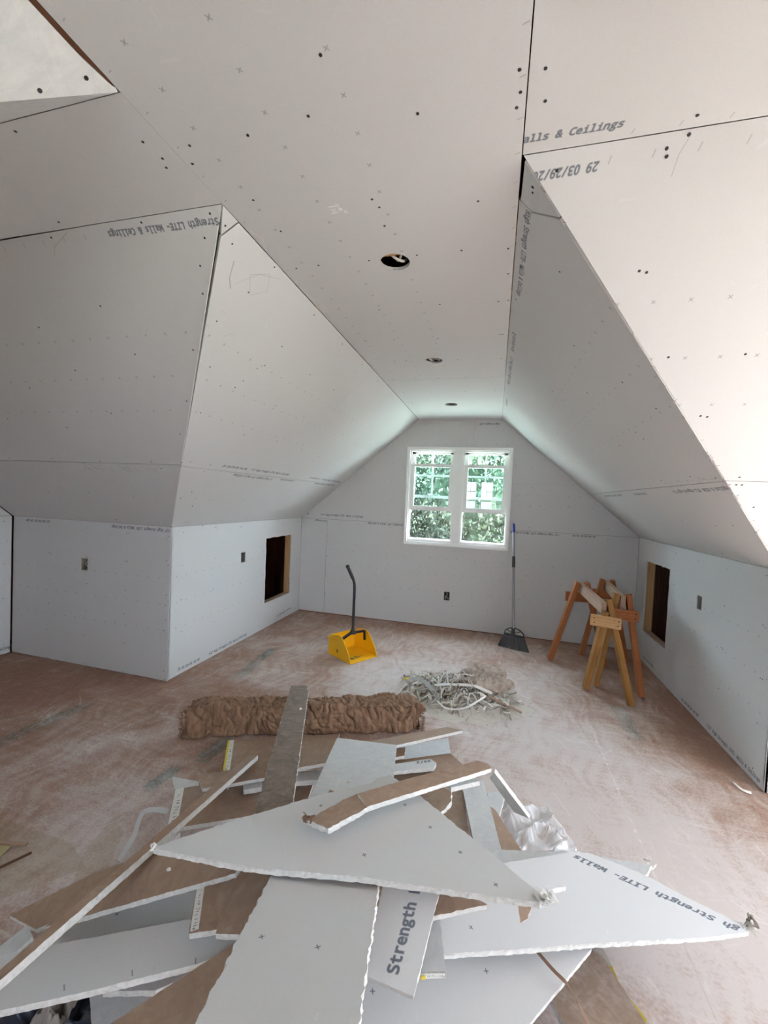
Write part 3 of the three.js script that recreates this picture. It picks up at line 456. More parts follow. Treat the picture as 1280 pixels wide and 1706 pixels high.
{
  const w = structure('wall_back', 'gable wall with the twin window');
  const pl = boardPlane({ P: (u, v) => V(u, v, ZB), n: V(0, 0, 1), u0: XL, u1: XR, v0: 0, v1: YC, res: 520 });
  for (const y of [0.83, 0.64, 0.43]) pl.row(-2.05, XR, y);
  for (const y of [1.5, 1.62]) pl.row(0.2, 1.1, y);
  pl.print(LITE, -2.159, 1.262, -1.585, 1.262, 0, 1, 0.02); pl.print('Ceilings', -2.06, 1.196, -2.23, 1.2, 0, -1, 0.018); pl.print('Strength LITE- Walls & Ceilings', -1.07, 1.203, -1.52, 1.203, 0, -1, 0.02); pl.print(DATE.slice(9), -2.4, 1.262, -2.32, 1.262, 0, 1, 0.018);
  pl.print(LITE, 0.70, 1.2, 0.18, 1.2, 0, -1, 0.02); pl.print(DATE, 1.07, 1.203, 0.84, 1.203, 0, -1, 0.018); pl.print('High Strength LITE-', 0.0, 2.425, -0.23, 2.425, 0, -1, 0.018);
  pl.line([[-1.74, 0.36], [-1.72, 0.28]], 0.02, 'rgba(240,238,232,.16)');
  const x0 = -1.045, x1 = 0.156, y0 = 0.985, y1 = 2.134;
  board(w, pl, [[XL + G, 0.012], [-2.0625, 0.012], [-2.0605, K - G], [XL + G, K - G]]);
  board(w, pl, [[-2.0575, 0.012], [XR - G, 0.012], [XR - G, K - G], [x1, K - G], [x1, y0], [x0, y0], [x0, K - G], [-2.0575, K - G]], [rect(-0.535, -0.468, 0.333, 0.436)]);
  board(w, pl, [[XL + G, K + 0.0015], [x0, K + G], [x0, y1], [-0.2815, y1], [-0.2815, YC], [XCL, YC]]);
  board(w, pl, [[-0.28, y1], [x1, y1], [x1, 1.7475], [gr(1.7475), 1.7475], [XCR, YC], [-0.28, YC]]);
  board(w, pl, [[x1, K + G], [XR - G, K + G], [gr(1.7465), 1.7465], [x1, 1.7465]]);
  screws(w, pl, studs(XL, XR, XL + 0.36, 0.05, 1.16, 5, (u, v) => !(u > -1.1 && u < 0.2 && v > 0.93) && !(Math.abs(u + 0.5) < 0.06 && Math.abs(v - 0.385) < 0.08)).concat(studs(XL, XR, XL + 0.36, 1.27, 2.4, 5, (u, v) => u > gl(v) + 0.03 && u < gr(v) - 0.03 && !(u > -1.1 && u < 0.2 && v < 2.18))).concat([[-1.09, 1.3], [-1.09, 1.6], [-1.09, 1.9], [0.2, 1.3], [0.21, 1.6], [0.2, 1.95], [-0.9, 2.17], [-0.6, 2.18], [-0.3, 2.17], [-0.26, 2.18], [0.1, 2.17], [-0.9, 0.94], [-0.65, 0.94], [-0.35, 0.93], [-0.05, 0.94], [0.1, 0.95], [-2.04, 1.0], [-2.04, 0.75], [-2.04, 0.5], [-2.04, 0.25]]), 0.0034);
  outlet('open outlet box with wires low on the gable wall', V(-0.5015, 0.3845, ZB - 0.003), 0, 0.066, 0.1, M.black, [[[[-0.02, -0.045, -0.045], [-0.012, -0.01, -0.012], [0.006, 0.02, -0.006], [-0.01, 0.04, -0.03]], M.cable], [[[0.018, -0.04, -0.04], [0.0, -0.015, -0.01], [-0.018, -0.008, -0.015]], M.cable]]);
  part('bottom_plate', bx(XL, XR, -0.001, 0.03, ZB - 0.06, ZB - T - 0.001), std({ color: srgb(140, 72, 52) }), w);
}
// ---------------------------------------------------------------- added outer shell: keeps daylight out of the cavities
{
  const s = structure('wall_enclosure', 'sheathing added around the attic to keep daylight out'), m = M.darkwood, X0 = -4.5, X1 = XFR + 0.2, Z0 = -5.13, ZZ = ZF + 0.2, Y1 = 2.95, Y0 = -0.02;
  const frame = (P, n, u0, u1, holes) => part('enclosure', slab({ contour: rect(u0, u1, Y0, Y1), holes, P, n, t: 0.03, uv: metreUV() }), m, s);
  frame((u, v) => V(u, v, Z0), V(0, 0, 1), X0, X1, [rect(-1.045, 0.156, 0.985, 2.134)]);
  frame((u, v) => V(u, v, ZZ), V(0, 0, -1), X0, X1, [rect(-0.455 - 0.42, -0.455 + 0.42, 0.985, 2.134)]);
  frame((u, v) => V(X0, v, u), V(1, 0, 0), Z0, ZZ, LEFTWIN ? [rect(WZ - WIN.w / 2, WZ + WIN.w / 2, WIN.y, WIN.y + WIN.h)] : []);
  frame((u, v) => V(X1, v, u), V(-1, 0, 0), Z0, ZZ, [rect(WZ - SIDE.w / 2, WZ + SIDE.w / 2, SIDE.y, SIDE.y + SIDE.h)]);
  part('enclosure_top', bx(X0 - 0.05, X1 + 0.05, Y1, Y1 + 0.04, Z0 - 0.05, ZZ + 0.05), m, s);
}

// ---------------------------------------------------------------- windows
const tinted = new THREE.MeshPhysicalMaterial({ color: new THREE.Color(0.81, 0.965, 0.945), transmission: 1, thickness: 0, roughness: 0, ior: 1.5 });
const screenMat = new THREE.MeshStandardMaterial({ color: srgb(90, 94, 96), roughness: 0.9, transparent: true, opacity: 0.18, side: THREE.DoubleSide });
const frameRing = (x0, x1, y0, y1, w, z0, z1) => [bx(x0, x0 + w, y0, y1, z0, z1), bx(x1 - w, x1, y0, y1, z0, z1), bx(x0 + w, x1 - w, y1 - w, y1, z0, z1), bx(x0 + w, x1 - w, y0, y0 + w, z0, z1)];
const clear = new THREE.MeshPhysicalMaterial({ color: new THREE.Color(0.96, 0.965, 0.96), transmission: 1, thickness: 0, roughness: 0, ior: 1.5 });
function twinWindow(name, label, depth, raise, glass = tinted) {
  const o = structure(name, label), { w, h } = WIN;
  part('jamb', [...frameRing(0, w, 0, h, 0.024, -depth, 0.002), bx(0.024, w - 0.024, 0.024, 0.055, -depth, -0.02)], M.vinyl, o);
  part('trim_bead', frameRing(-0.012, w + 0.012, -0.012, h + 0.012, 0.018, 0.0005, 0.013), M.vinyl, o);
  part('mullion', [bx(0.558, 0.660, 0.02, h - 0.02, -depth, -0.012), bx(0.575, 0.643, 0.02, h - 0.02, -0.012, -0.004)], M.vinyl, o);
  for (const [a, b] of [[0.024, 0.558], [0.660, w - 0.024]]) {
    part('stop', [bx(a, a + 0.014, 0.05, h - 0.024, -0.105, -0.028), bx(b - 0.014, b, 0.05, h - 0.024, -0.105, -0.028), bx(a, b, h - 0.04, h - 0.024, -0.105, -0.028)], M.vinyl, o);
    const x0 = a + 0.015, x1 = b - 0.015, mid = (x0 + x1) / 2, up = part('upper_sash', [bx(x0, x0 + 0.04, 0.556, 1.12, -0.106, -0.078), bx(x1 - 0.04, x1, 0.556, 1.12, -0.106, -0.078), bx(x0, x1, 0.556, 0.588, -0.106, -0.078), bx(x0, x1, 1.086, 1.12, -0.106, -0.078)], M.vinyl, o);
    part('muntin', bx(mid - 0.011, mid + 0.011, 0.588, 1.086, -0.098, -0.086), M.vinyl, up); part('muntin', bx(x0 + 0.04, x1 - 0.04, 0.816, 0.838, -0.097, -0.087), M.vinyl, up);
    part('pane', new THREE.PlaneGeometry(x1 - x0 - 0.08, 0.498).translate(mid, 0.837, -0.0925), glass, up);
    const dy = raise, lo = part('lower_sash', [bx(x0, x0 + 0.042, dy + 0.055, dy + 0.613, -0.07, -0.04), bx(x1 - 0.042, x1, dy + 0.055, dy + 0.613, -0.07, -0.04), bx(x0, x1, dy + 0.055, dy + 0.105, -0.07, -0.038), bx(x0, x1, dy + 0.577, dy + 0.613, -0.07, -0.038)], M.vinyl, o);
    part('pane', new THREE.PlaneGeometry(x1 - x0 - 0.084, 0.472).translate(mid, dy + 0.341, -0.055), glass, lo);
    part('sash_lock', [bx(mid - 0.026, mid + 0.026, dy + 0.613, dy + 0.619, -0.064, -0.042), new THREE.CylinderGeometry(0.011, 0.013, 0.014, 14).translate(mid, dy + 0.626, -0.053)], M.vinyl, lo);
    part('insect_screen', new THREE.PlaneGeometry(x1 - x0, 0.6).translate(mid, 0.34, -0.125), screenMat, o);
  }
  return o;
}
const w1 = twinWindow('window_1', 'white twin double-hung window with both lower sashes raised', 0.176, 0.35); w1.position.set(-1.045, 0.985, ZB);
const w2 = twinWindow('window_2', 'white twin double-hung window of the right bay, unseen, enlarged for more daylight', 0.19, 0.0, clear); w2.rotation.y = -Math.PI / 2; w2.position.set(XFR, SIDE.y, WZ - SIDE.w / 2); w2.scale.set(1.2, 1.65, 1);
const w4 = twinWindow('window_4', 'white twin double-hung window of the front bay behind the camera', 0.19, 0.0, clear); w4.rotation.y = Math.PI; w4.position.set(-0.455 + 0.42, 0.985, ZF); w4.scale.set(0.84 / 1.201, 1, 1);
if (LEFTWIN) { const w3 = twinWindow('window_3', 'white twin double-hung window of the left bay', 0.4, 0.0); w3.rotation.y = Math.PI / 2; w3.position.set(XFL, WIN.y, WZ + WIN.w / 2); }

// ---------------------------------------------------------------- outdoors
{
  const gravelMap = mottled("rgb(150,149,142)", ["rgba(110,120,84,.3)", "rgba(176,174,168,.3)", "rgba(120,118,108,.25)"], 512, 1400);  // gravel ground, greyed to keep the light it bounces neutral
  const g = new THREE.PlaneGeometry(120, 120).rotateX(-Math.PI / 2); const uv = g.attributes.uv; for (let i = 0; i < uv.count; i++) uv.setXY(i, uv.getX(i) * 60, uv.getY(i) * 60);
  const gr0 = top('ground', g, std({ map: gravelMap, roughness: 0.95 }), 'sunlit patchy grey gravel ground outside', undefined, undefined, 'structure'); gr0.position.y = -3.4;
  const leafGeo = (() => { const q = new THREE.BufferGeometry(); q.setAttribute('position', new THREE.Float32BufferAttribute([0, -0.5, 0, 0.3, 0, 0.08, 0, 0.5, 0, -0.3, 0, 0.08], 3)); q.setAttribute('uv', new THREE.Float32BufferAttribute([0.5, 0, 1, 0.5, 0.5, 1, 0, 0.5], 2)); q.setIndex([0, 1, 2, 0, 2, 3]); q.computeVertexNormals(); return q; })();
  const leafMat = new THREE.MeshPhysicalMaterial({ color: 0xffffff, roughness: 0.9, transmission: 0.12, thickness: 0, side: THREE.DoubleSide });
  const bark = std({ color: srgb(92, 78, 64) });
  const trees = [[-10.6, -14.6, 2.45, 'outermost left front'], [-5.3, -14.4, 2.45, 'left front'], [0.0, -14.8, 2.45, 'right front'], [5.3, -14.5, 2.45, 'outermost right front'], [-8.0, -20.2, 2.45, 'outermost left middle'], [-2.6, -20.0, 2.45, 'left middle'], [2.7, -20.4, 2.45, 'right middle'], [8.2, -20.2, 2.45, 'outermost right middle'], [-11.6, -26, 2.9, 'outermost left rear'], [-5.4, -26.2, 2.9, 'left rear'], [0.9, -26, 2.9, 'right rear'], [7.2, -26.2, 2.9, 'outermost right rear']];
  for (const [X, Z, R, where] of trees) {
    const t = thing('tree', `leafy green tree outside the window, the ${where} one`, 'tree', 'trees outside the window'); t.position.set(X, -3.4, Z);
    part('trunk', [new THREE.CylinderGeometry(0.12, 0.2, 3.4, 10).translate(0, 1.7, 0), bar(V(0, 2.6, 0), V(0.8, 4.2, 0.3), 0.1, 0.1), bar(V(0, 2.8, 0), V(-0.7, 4.4, 0.1), 0.09, 0.09)], bark, t);
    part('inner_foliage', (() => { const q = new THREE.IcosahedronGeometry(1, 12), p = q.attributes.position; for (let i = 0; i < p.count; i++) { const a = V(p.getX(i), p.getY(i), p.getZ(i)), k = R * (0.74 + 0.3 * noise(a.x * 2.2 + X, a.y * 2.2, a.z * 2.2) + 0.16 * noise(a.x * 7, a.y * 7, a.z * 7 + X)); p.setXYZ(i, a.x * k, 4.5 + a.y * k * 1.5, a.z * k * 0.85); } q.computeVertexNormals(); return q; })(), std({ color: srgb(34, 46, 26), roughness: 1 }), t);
    const N = 9500, f = new THREE.InstancedMesh(leafGeo, leafMat, N), m = new THREE.Matrix4(), q = new THREE.Quaternion(), e = new THREE.Euler(), col = new THREE.Color();
    f.name = 'foliage'; f.userData.kind = 'stuff'; shadowed(f); t.add(f);
    for (let i = 0; i < N; i++) {
      const a = rr(0, 6.283), cz = rr(-1, 1), s = Math.sqrt(1 - cz * cz), lump = 1 + 0.28 * noise(Math.cos(a) * s * 2.2 + X, cz * 2.2, Math.sin(a) * s * 2.2), r = R * Math.cbrt(rr(0.5, 1)) * lump;
      e.set(rr(0, 6.3), rr(0, 6.3), rr(0, 6.3)); q.setFromEuler(e); const k = rr(0.10, 0.24);
      m.compose(V(Math.cos(a) * s * r, 4.5 + cz * r * 1.5, Math.sin(a) * s * r * 0.85), q, V(k, k, k)); f.setMatrixAt(i, m);
      col.setHSL(rr(0.25, 0.36), rr(0.3, 0.5), rr(0.012, 0.04)); f.setColorAt(i, col);
    }
  }
}

// ---------------------------------------------------------------- dustpan
{
  const d = thing('dustpan', 'yellow upright dustpan with a black handle', 'dustpan');
  // local: x across the mouth, z towards the mouth, origin under the middle of the front lip
  const A = V(-1.193, 0, -3.527), B = V(-1.022, 0, -3.80), mid = A.clone().add(B).multiplyScalar(0.5), across = B.clone().sub(A).normalize(), W = A.distanceTo(B), D = 0.33;
  const zAxis = across.clone().cross(V(0, 1, 0)).normalize(); if (zAxis.x < 0) zAxis.negate();
  const xAxis = V(0, 1, 0).cross(zAxis).normalize();
  d.matrixAutoUpdate = true; d.position.copy(mid); d.rotation.y = Math.atan2(zAxis.x, zAxis.z);
  const yel = std({ color: srgb(247, 186, 18), roughness: 0.42 });
  const prof = [[0.004, 0.0], [-D, 0.0], [-D - 0.012, 0.15], [-D + 0.01, 0.178], [-0.20, 0.212], [-0.165, 0.21], [-0.115, 0.185], [-0.072, 0.132], [-0.05, 0.098], [-0.034, 0.085], [-0.018, 0.05]];
  const side = (x) => slab({ contour: prof, P: (u, v) => V(x, v, u), n: V(1, 0, 0), t: 0.005, uv: metreUV() });
  part('side_wall', side(-W / 2 + 0.005), yel, d); part('side_wall', side(W / 2), yel, d);
  part('base', [bx(-W / 2, W / 2, 0.002, 0.007, -D, 0), bx(-W / 2, W / 2, 0.0015, 0.0045, 0, 0.012)], yel, d);
  part('back_wall', slab({ contour: [[-W / 2, 0.003], [W / 2, 0.003], [W / 2, 0.165], [W / 2 - 0.04, 0.178], [-W / 2 + 0.04, 0.178], [-W / 2, 0.165]], P: (u, v) => V(u, v, -D - v * 0.06), n: V(0, 0, 1), t: 0.005, uv: metreUV() }), yel, d);
  for (const s of [-1, 1]) part('rim', tube([V(s * (W / 2 - 0.002), 0.005, 0.004), V(s * (W / 2 - 0.002), 0.085, -0.034), V(s * (W / 2 - 0.002), 0.132, -0.072), V(s * (W / 2 - 0.002), 0.185, -0.115), V(s * (W / 2 - 0.002), 0.211, -0.165), V(s * (W / 2 - 0.002), 0.212, -0.20), V(s * (W / 2 - 0.002), 0.178, -D + 0.01)], 0.005, 40, 6), yel, d);
  const c = canvas(256, 128), x = c.getContext('2d'); x.fillStyle = 'rgb(247,186,18)'; x.fillRect(0, 0, 256, 128); x.fillStyle = 'rgba(110,92,50,.9)'; x.fillRect(14, 34, 62, 54); x.fillRect(92, 20, 52, 30); x.fillRect(86, 58, 44, 26); x.fillRect(138, 52, 30, 26); x.fillStyle = 'rgba(150,118,40,.7)'; x.fillRect(182, 40, 40, 10); x.fillRect(186, 58, 28, 8);
  part('printed_mark', new THREE.PlaneGeometry(0.20, 0.1).rotateX(-Math.PI / 2).translate(-0.01, 0.0076, -0.075), std({ map: canvasTexture(c), roughness: 0.42 }), d);
  part('pivot_slot', [bx(-W / 2 - 0.0012, -W / 2 + 0.001, 0.05, 0.078, -0.205, -0.19)], M.black, d);
  const by = 0.2, bz = -0.175;
  part('yoke', [bar(V(-W / 2 + 0.01, by - 0.035, bz), V(-0.03, by + 0.012, bz), 0.024, 0.02, V(0, 0, 1)), bar(V(0.03, by + 0.012, bz), V(W / 2 - 0.014, by + 0.004, bz), 0.024, 0.02, V(0, 0, 1)), bar(V(W / 2 - 0.016, by + 0.01, bz), V(W / 2 - 0.014, by - 0.085, bz + 0.004), 0.02, 0.016, V(0, 0, 1)), new THREE.CylinderGeometry(0.016, 0.036, 0.045, 16).translate(0, by + 0.028, bz)], M.black, d);
  // pole and bent grip, in the image's leaning direction
  const bend = V(-0.075, 0, -0.03);
  part('pole', tube([V(0, by + 0.03, bz), V(-0.002, 0.45, bz), V(-0.004, 0.66, bz), V(-0.010, 0.70, bz), V(-0.028, 0.745, bz - 0.004)], 0.0135, 40, 12), M.black, d);
  part('grip', [tube([V(-0.026, 0.74, bz - 0.004), V(-0.05, 0.79, bz - 0.01), V(-0.078, 0.85, bz - 0.02)], 0.0165, 16, 12), new THREE.SphereGeometry(0.0195, 14, 10).translate(-0.08, 0.853, bz - 0.02)], M.black, d);
}
// ---------------------------------------------------------------- broom
{
  const b = thing('broom', 'grey angled broom with a blue-tipped pole leaning on the gable wall', 'broom');
  const foot = V(0.254, 0.145, -4.585), tip = V(0.214, 1.285, -4.935), dir = tip.clone().sub(foot).normalize(), at = (y) => foot.clone().addScaledVector(dir, (y - foot.y) / dir.y);
  const steel = std({ color: srgb(150, 150, 154), metalness: 0.85, roughness: 0.38 }), dark = std({ color: srgb(46, 47, 50), roughness: 0.55 });
  part('pole', [tube([at(0.15), at(0.5), at(0.9)], 0.0125, 10, 12), tube([at(0.88), at(1.0), at(1.21)], 0.0105, 10, 12)], steel, b);
  part('lock_sleeve', tube([at(0.815), at(0.87), at(0.93)], 0.0165, 8, 14), M.black, b);
  part('tip', [tube([at(1.195), at(1.24), at(1.28)], 0.0155, 8, 14), new THREE.SphereGeometry(0.0155, 12, 8).translate(...at(1.28).toArray())], std({ color: srgb(44, 52, 142), roughness: 0.4 }), b);
  const T0 = V(0.163, 0.135, -4.585), T1 = V(0.366, 0.118, -4.57), F0 = V(0.104, 0.002, -4.565), F1 = V(0.407, 0.002, -4.475);
  part('cap', [bar(T0, T1, 0.034, 0.018, V(0, 0, 1), 0.004), tube([foot.clone().add(V(0, -0.02, 0)), foot.clone().add(V(-0.002, 0.05, -0.014))], 0.019, 4, 12)], dark, b);
  part('guard_hoop', tube([T0, T0.clone().add(V(0.012, 0.032, -0.01)), foot.clone().add(V(-0.045, 0.045, -0.012)), foot.clone().add(V(0, 0.054, -0.015)), foot.clone().add(V(0.05, 0.04, -0.012)), T1.clone().add(V(-0.012, 0.03, -0.01)), T1], 0.0055, 40, 8), dark, b);
  part('spoke', [tube([foot.clone(), foot.clone().add(V(-0.04, 0.018, -0.004)), foot.clone().add(V(-0.07, 0.03, -0.01))], 0.004, 8, 6), tube([foot.clone(), foot.clone().add(V(0.04, 0.012, -0.004)), foot.clone().add(V(0.075, 0.022, -0.01))], 0.004, 8, 6)], dark, b);
  const br = [];
  for (let i = 0; i < 520; i++) { const s = rnd(), w = rr(-0.016, 0.016), a = T0.clone().lerp(T1, s).add(V(0, 0, w)), e = F0.clone().lerp(F1, s).add(V(rr(-0.006, 0.006), 0, w * 2)); br.push(tint(bar(a, e, rr(0.0012, 0.0024), 0.0012, V(1, 0, 0), 0), new THREE.Color().setScalar(rr(0.05, 0.14)))); }
  const m = part('bristles', br, std({ vertexColors: true, roughness: 0.7 }), b); m.userData.kind = 'stuff';
}
// ---------------------------------------------------------------- sawhorses
function sawhorse(label, B0, B1, feet, woods, tops = {}) {
  const s = thing('sawhorse', label, 'sawhorse', 'sawhorses by the right knee wall');
  const dir = B1.clone().sub(B0).normalize(), side = V(dir.z, 0, -dir.x).normalize(); if (side.x < 0) side.negate();
  const ext = 0.0;
  part('beam', bar(B0.clone().add(V(0, -0.05, 0)).addScaledVector(dir, -ext), B1.clone().add(V(0, -0.05, 0)).addScaledVector(dir, ext), 0.04, 0.095, side, 0.004), woods.beam, s);
  feet.forEach((f, i) => {
    const back = i < 2, left = i % 2 === 0, end = back ? B0 : B1, t = end.clone().addScaledVector(side, left ? -0.044 : 0.044).addScaledVector(dir, back ? 0.045 : -0.045).add(V(0, -0.0, 0));
    if (tops[i]) t.set(...tops[i]);
    const foot = V(...f), u = t.clone().sub(foot).normalize(), g = bar(foot.clone().addScaledVector(u, 0.012), t.clone().addScaledVector(u, 0.01), 0.042, 0.062, side, 0.003);
    part('leg', g, woods.legs[i], s);
  });
  for (const [end, sg, mat] of [[B0, -1, woods.plates[0]], [B1, 1, woods.plates[1]]]) {
    const i = sg < 0 ? 0 : 2, fm = [V(...feet[i]), V(...feet[i + 1])], y = end.y - 0.15;
    const on = (k) => { const t = end.clone().addScaledVector(side, k ? 0.044 : -0.044); return t.lerp(fm[k], (t.y - y) / t.y); };
    const a = on(0), b = on(1), cdir = b.clone().sub(a).setY(0).normalize(), out = dir.clone().multiplyScalar(sg * (0.0 + 0.018));
    const p = part('gusset', bar(a.clone().addScaledVector(cdir, -0.045).add(out), b.clone().addScaledVector(cdir, 0.045).add(out), 0.092, 0.02, V(0, 1, 0), 0.003), mat, s);
    if (sg > 0) for (const [k, q] of [[0, a], [1, b]]) for (const dy of [-0.018, 0.018]) { const c = q.clone().add(out).addScaledVector(dir, 0.0105).add(V(0, dy, 0)).addScaledVector(cdir, (k ? 1 : -1) * (0.02 + dy * 0.1)); part('screw', new THREE.CylinderGeometry(0.0055, 0.0055, 0.003, 10).applyQuaternion(new THREE.Quaternion().setFromUnitVectors(V(0, 1, 0), dir)).translate(c.x, c.y, c.z), M.screw, p); }
  }
  return s;
}
sawhorse('nearer wooden sawhorse with a pale orange end plate', V(0.835, 0.79, -4.345), V(0.893, 0.752, -3.70), [[0.59, 0, -4.327], [1.092, 0, -4.371], [0.80, 0, -3.745], [1.085, 0, -3.53]], { beam: M.oldwood, legs: [M.cedar, M.cedar, M.ochre, M.ochre], plates: [M.cedar, M.pine] }, { 2: [0.903, 0.67, -3.70] });
sawhorse('farther wooden sawhorse standing next to the access opening', V(1.105, 0.80, -4.555), V(1.075, 0.785, -3.86), [[0.921, 0, -4.60], [1.325, 0, -4.551], [0.895, 0, -3.83], [1.213, 0, -3.735]], { beam: M.oldwood, legs: [M.cedar, M.cedar, M.ochre, M.cedar], plates: [M.cedar, M.cedar] });

// ---------------------------------------------------------------- insulation
function fluff(g, amp, freq, palette) {   // fibrous folds: ridged noise along the normal, fibre tone per vertex
  g.computeVertexNormals();
  const p = g.attributes.position, n = g.attributes.normal, col = new Float32Array(p.count * 3), c = new THREE.Color();
  for (let i = 0; i < p.count; i++) {
    const x = p.getX(i), y = p.getY(i), z = p.getZ(i);
    const wx = 0.10 * noise(x * freq * 0.5, y * freq * 0.5, z * freq * 0.5 + 3), wy = 0.10 * noise(x * freq * 0.5 + 7, y * freq * 0.5, z * freq * 0.5);
    const ridge = (f, s) => Math.pow(1 - Math.min(1, Math.abs(noise((x + wx) * f + s, (y + wy) * f * 0.8, (z + wx) * f)) * 3.2), 3);
    const r1 = ridge(freq * 0.75, 0), r2 = ridge(freq * 1.6, 11), lump = noise(x * freq * 0.5, y * freq * 0.5, z * freq * 0.5), fine = noise(x * 110, y * 110, z * 110);
    const d = amp * (0.55 * r1 + 0.3 * r2 + 0.8 * lump + 0.07 * fine - 0.25);
    p.setXYZ(i, x + n.getX(i) * d, Math.max(0.002, y + n.getY(i) * d), z + n.getZ(i) * d);
    const t = clamp(0.5 + 0.9 * noise(x * 41 + 60, y * 17 + 20, z * 41 + 90), 0, 1);   // fibre tone, independent of the relief
    c.copy(palette[0]).lerp(palette[1], t); c.toArray(col, i * 3);
  }
  g.setAttribute('color', new THREE.BufferAttribute(col, 3)); g.computeVertexNormals();
  return g;
}
function fibres(n, point, len, palette) {
  const gs = [];
  for (let i = 0; i < n; i++) { const { p, d } = point(), q = p.clone().addScaledVector(d, len * rr(0.4, 1)).add(V(rr(-1, 1), rr(-1, 1), rr(-1, 1)).multiplyScalar(len * 0.6)); if (q.y < 0.003) q.y = 0.003; gs.push(tint(ribbon([p, p.clone().lerp(q, 0.5).add(V(rr(-1, 1), rr(0, 1), rr(-1, 1)).multiplyScalar(len * 0.2)), q], rr(0.0015, 0.004), V(rr(-1, 1), 1, rr(-1, 1)).normalize(), 2, 3), palette[0].clone().lerp(palette[1], rnd()))); }
  return gs;
}
{
  const A = V(-1.76, 0, -2.09), B = V(-0.385, 0, -2.64), L = A.distanceTo(B), ax = B.clone().sub(A).normalize(), dp = V(ax.z, 0, -ax.x).normalize(); if (dp.z > 0) dp.negate();
  const pal = [srgb(118, 90, 70), srgb(152, 120, 94)], nx = 300, na = 84, pos = [], idx = [], hh = 0.168, dd = 0.15;
  const section = (t) => { const k = t * 2 * (hh + dd); let y, z; if (k < hh) { y = k; z = 0; } else if (k < hh + dd) { y = hh; z = k - hh; } else if (k < 2 * hh + dd) { y = hh - (k - hh - dd); z = dd; } else { y = 0; z = dd - (k - 2 * hh - dd); } return [y, z]; };
  for (let i = 0; i <= nx; i++) for (let j = 0; j < na; j++) {
    const s = i / nx, [y, z] = section(j / na), edge = Math.min(1, Math.min(s, 1 - s) * 22), rag = (s < 0.5 ? -1 : 1) * 0.05 * noise(y * 22, z * 22, s < 0.5 ? 3 : 7) * (1 - edge), rnd0 = 0.86 + 0.14 * Math.sqrt(edge);
    const yy = 0.005 + y * rnd0 * (1 + 0.05 * noise(s * 7, 3)), lean = -0.1 * y, sag = 0.012 * noise(s * 5, 9);
    const p = A.clone().addScaledVector(ax, s * L + rag).addScaledVector(dp, (z - dd / 2) * rnd0 + dd / 2 + 0.02 - lean * 0.4 + sag + (y < hh * 0.5 && s < 0.1 ? -0.02 : 0)); p.y = yy; pos.push(p.x, p.y, p.z);
    if (i < nx) { const a = i * na + j, b = i * na + (j + 1) % na; idx.push(a, b, a + na, b, b + na, a + na); }
  }
  for (const [i0, fl] of [[0, 1], [nx, -1]]) { const c = pos.length / 3, q = V(0, 0, 0); for (let j = 0; j < na; j++) q.add(V(pos[(i0 * na + j) * 3], pos[(i0 * na + j) * 3 + 1], pos[(i0 * na + j) * 3 + 2])); q.multiplyScalar(1 / na).addScaledVector(ax, -fl * 0.012); pos.push(q.x, q.y, q.z); for (let j = 0; j < na; j++) { const a = i0 * na + j, b = i0 * na + (j + 1) % na; fl > 0 ? idx.push(c, b, a) : idx.push(c, a, b); } }
  const g = new THREE.BufferGeometry(); g.setAttribute('position', new THREE.Float32BufferAttribute(pos, 3)); g.setIndex(idx);
  fluff(g, 0.034, 12, pal);
  const bt = thing('insulation_batt', 'long brown fibreglass insulation batt lying on the floor', 'insulation');
  part('batt', g, std({ vertexColors: true, roughness: 1, side: THREE.DoubleSide }), bt);
  const fb = part('loose_fibres', fibres(900, () => { const s = rnd(), e = rnd() < 0.35 ? (rnd() < 0.5 ? 0 : 1) : s, y = rr(0, hh); return { p: A.clone().addScaledVector(ax, e * L).addScaledVector(dp, rnd() < 0.6 ? 0.012 : rr(0, dd)).setY(e === s && rnd() < 0.4 ? hh : y), d: e === s ? dp.clone().negate().add(V(0, 0.5, 0)) : ax.clone().multiplyScalar(e ? 1 : -1) }; }, 0.02, pal), std({ vertexColors: true, roughness: 1, side: THREE.DoubleSide }), bt); fb.userData.kind = 'stuff';
}
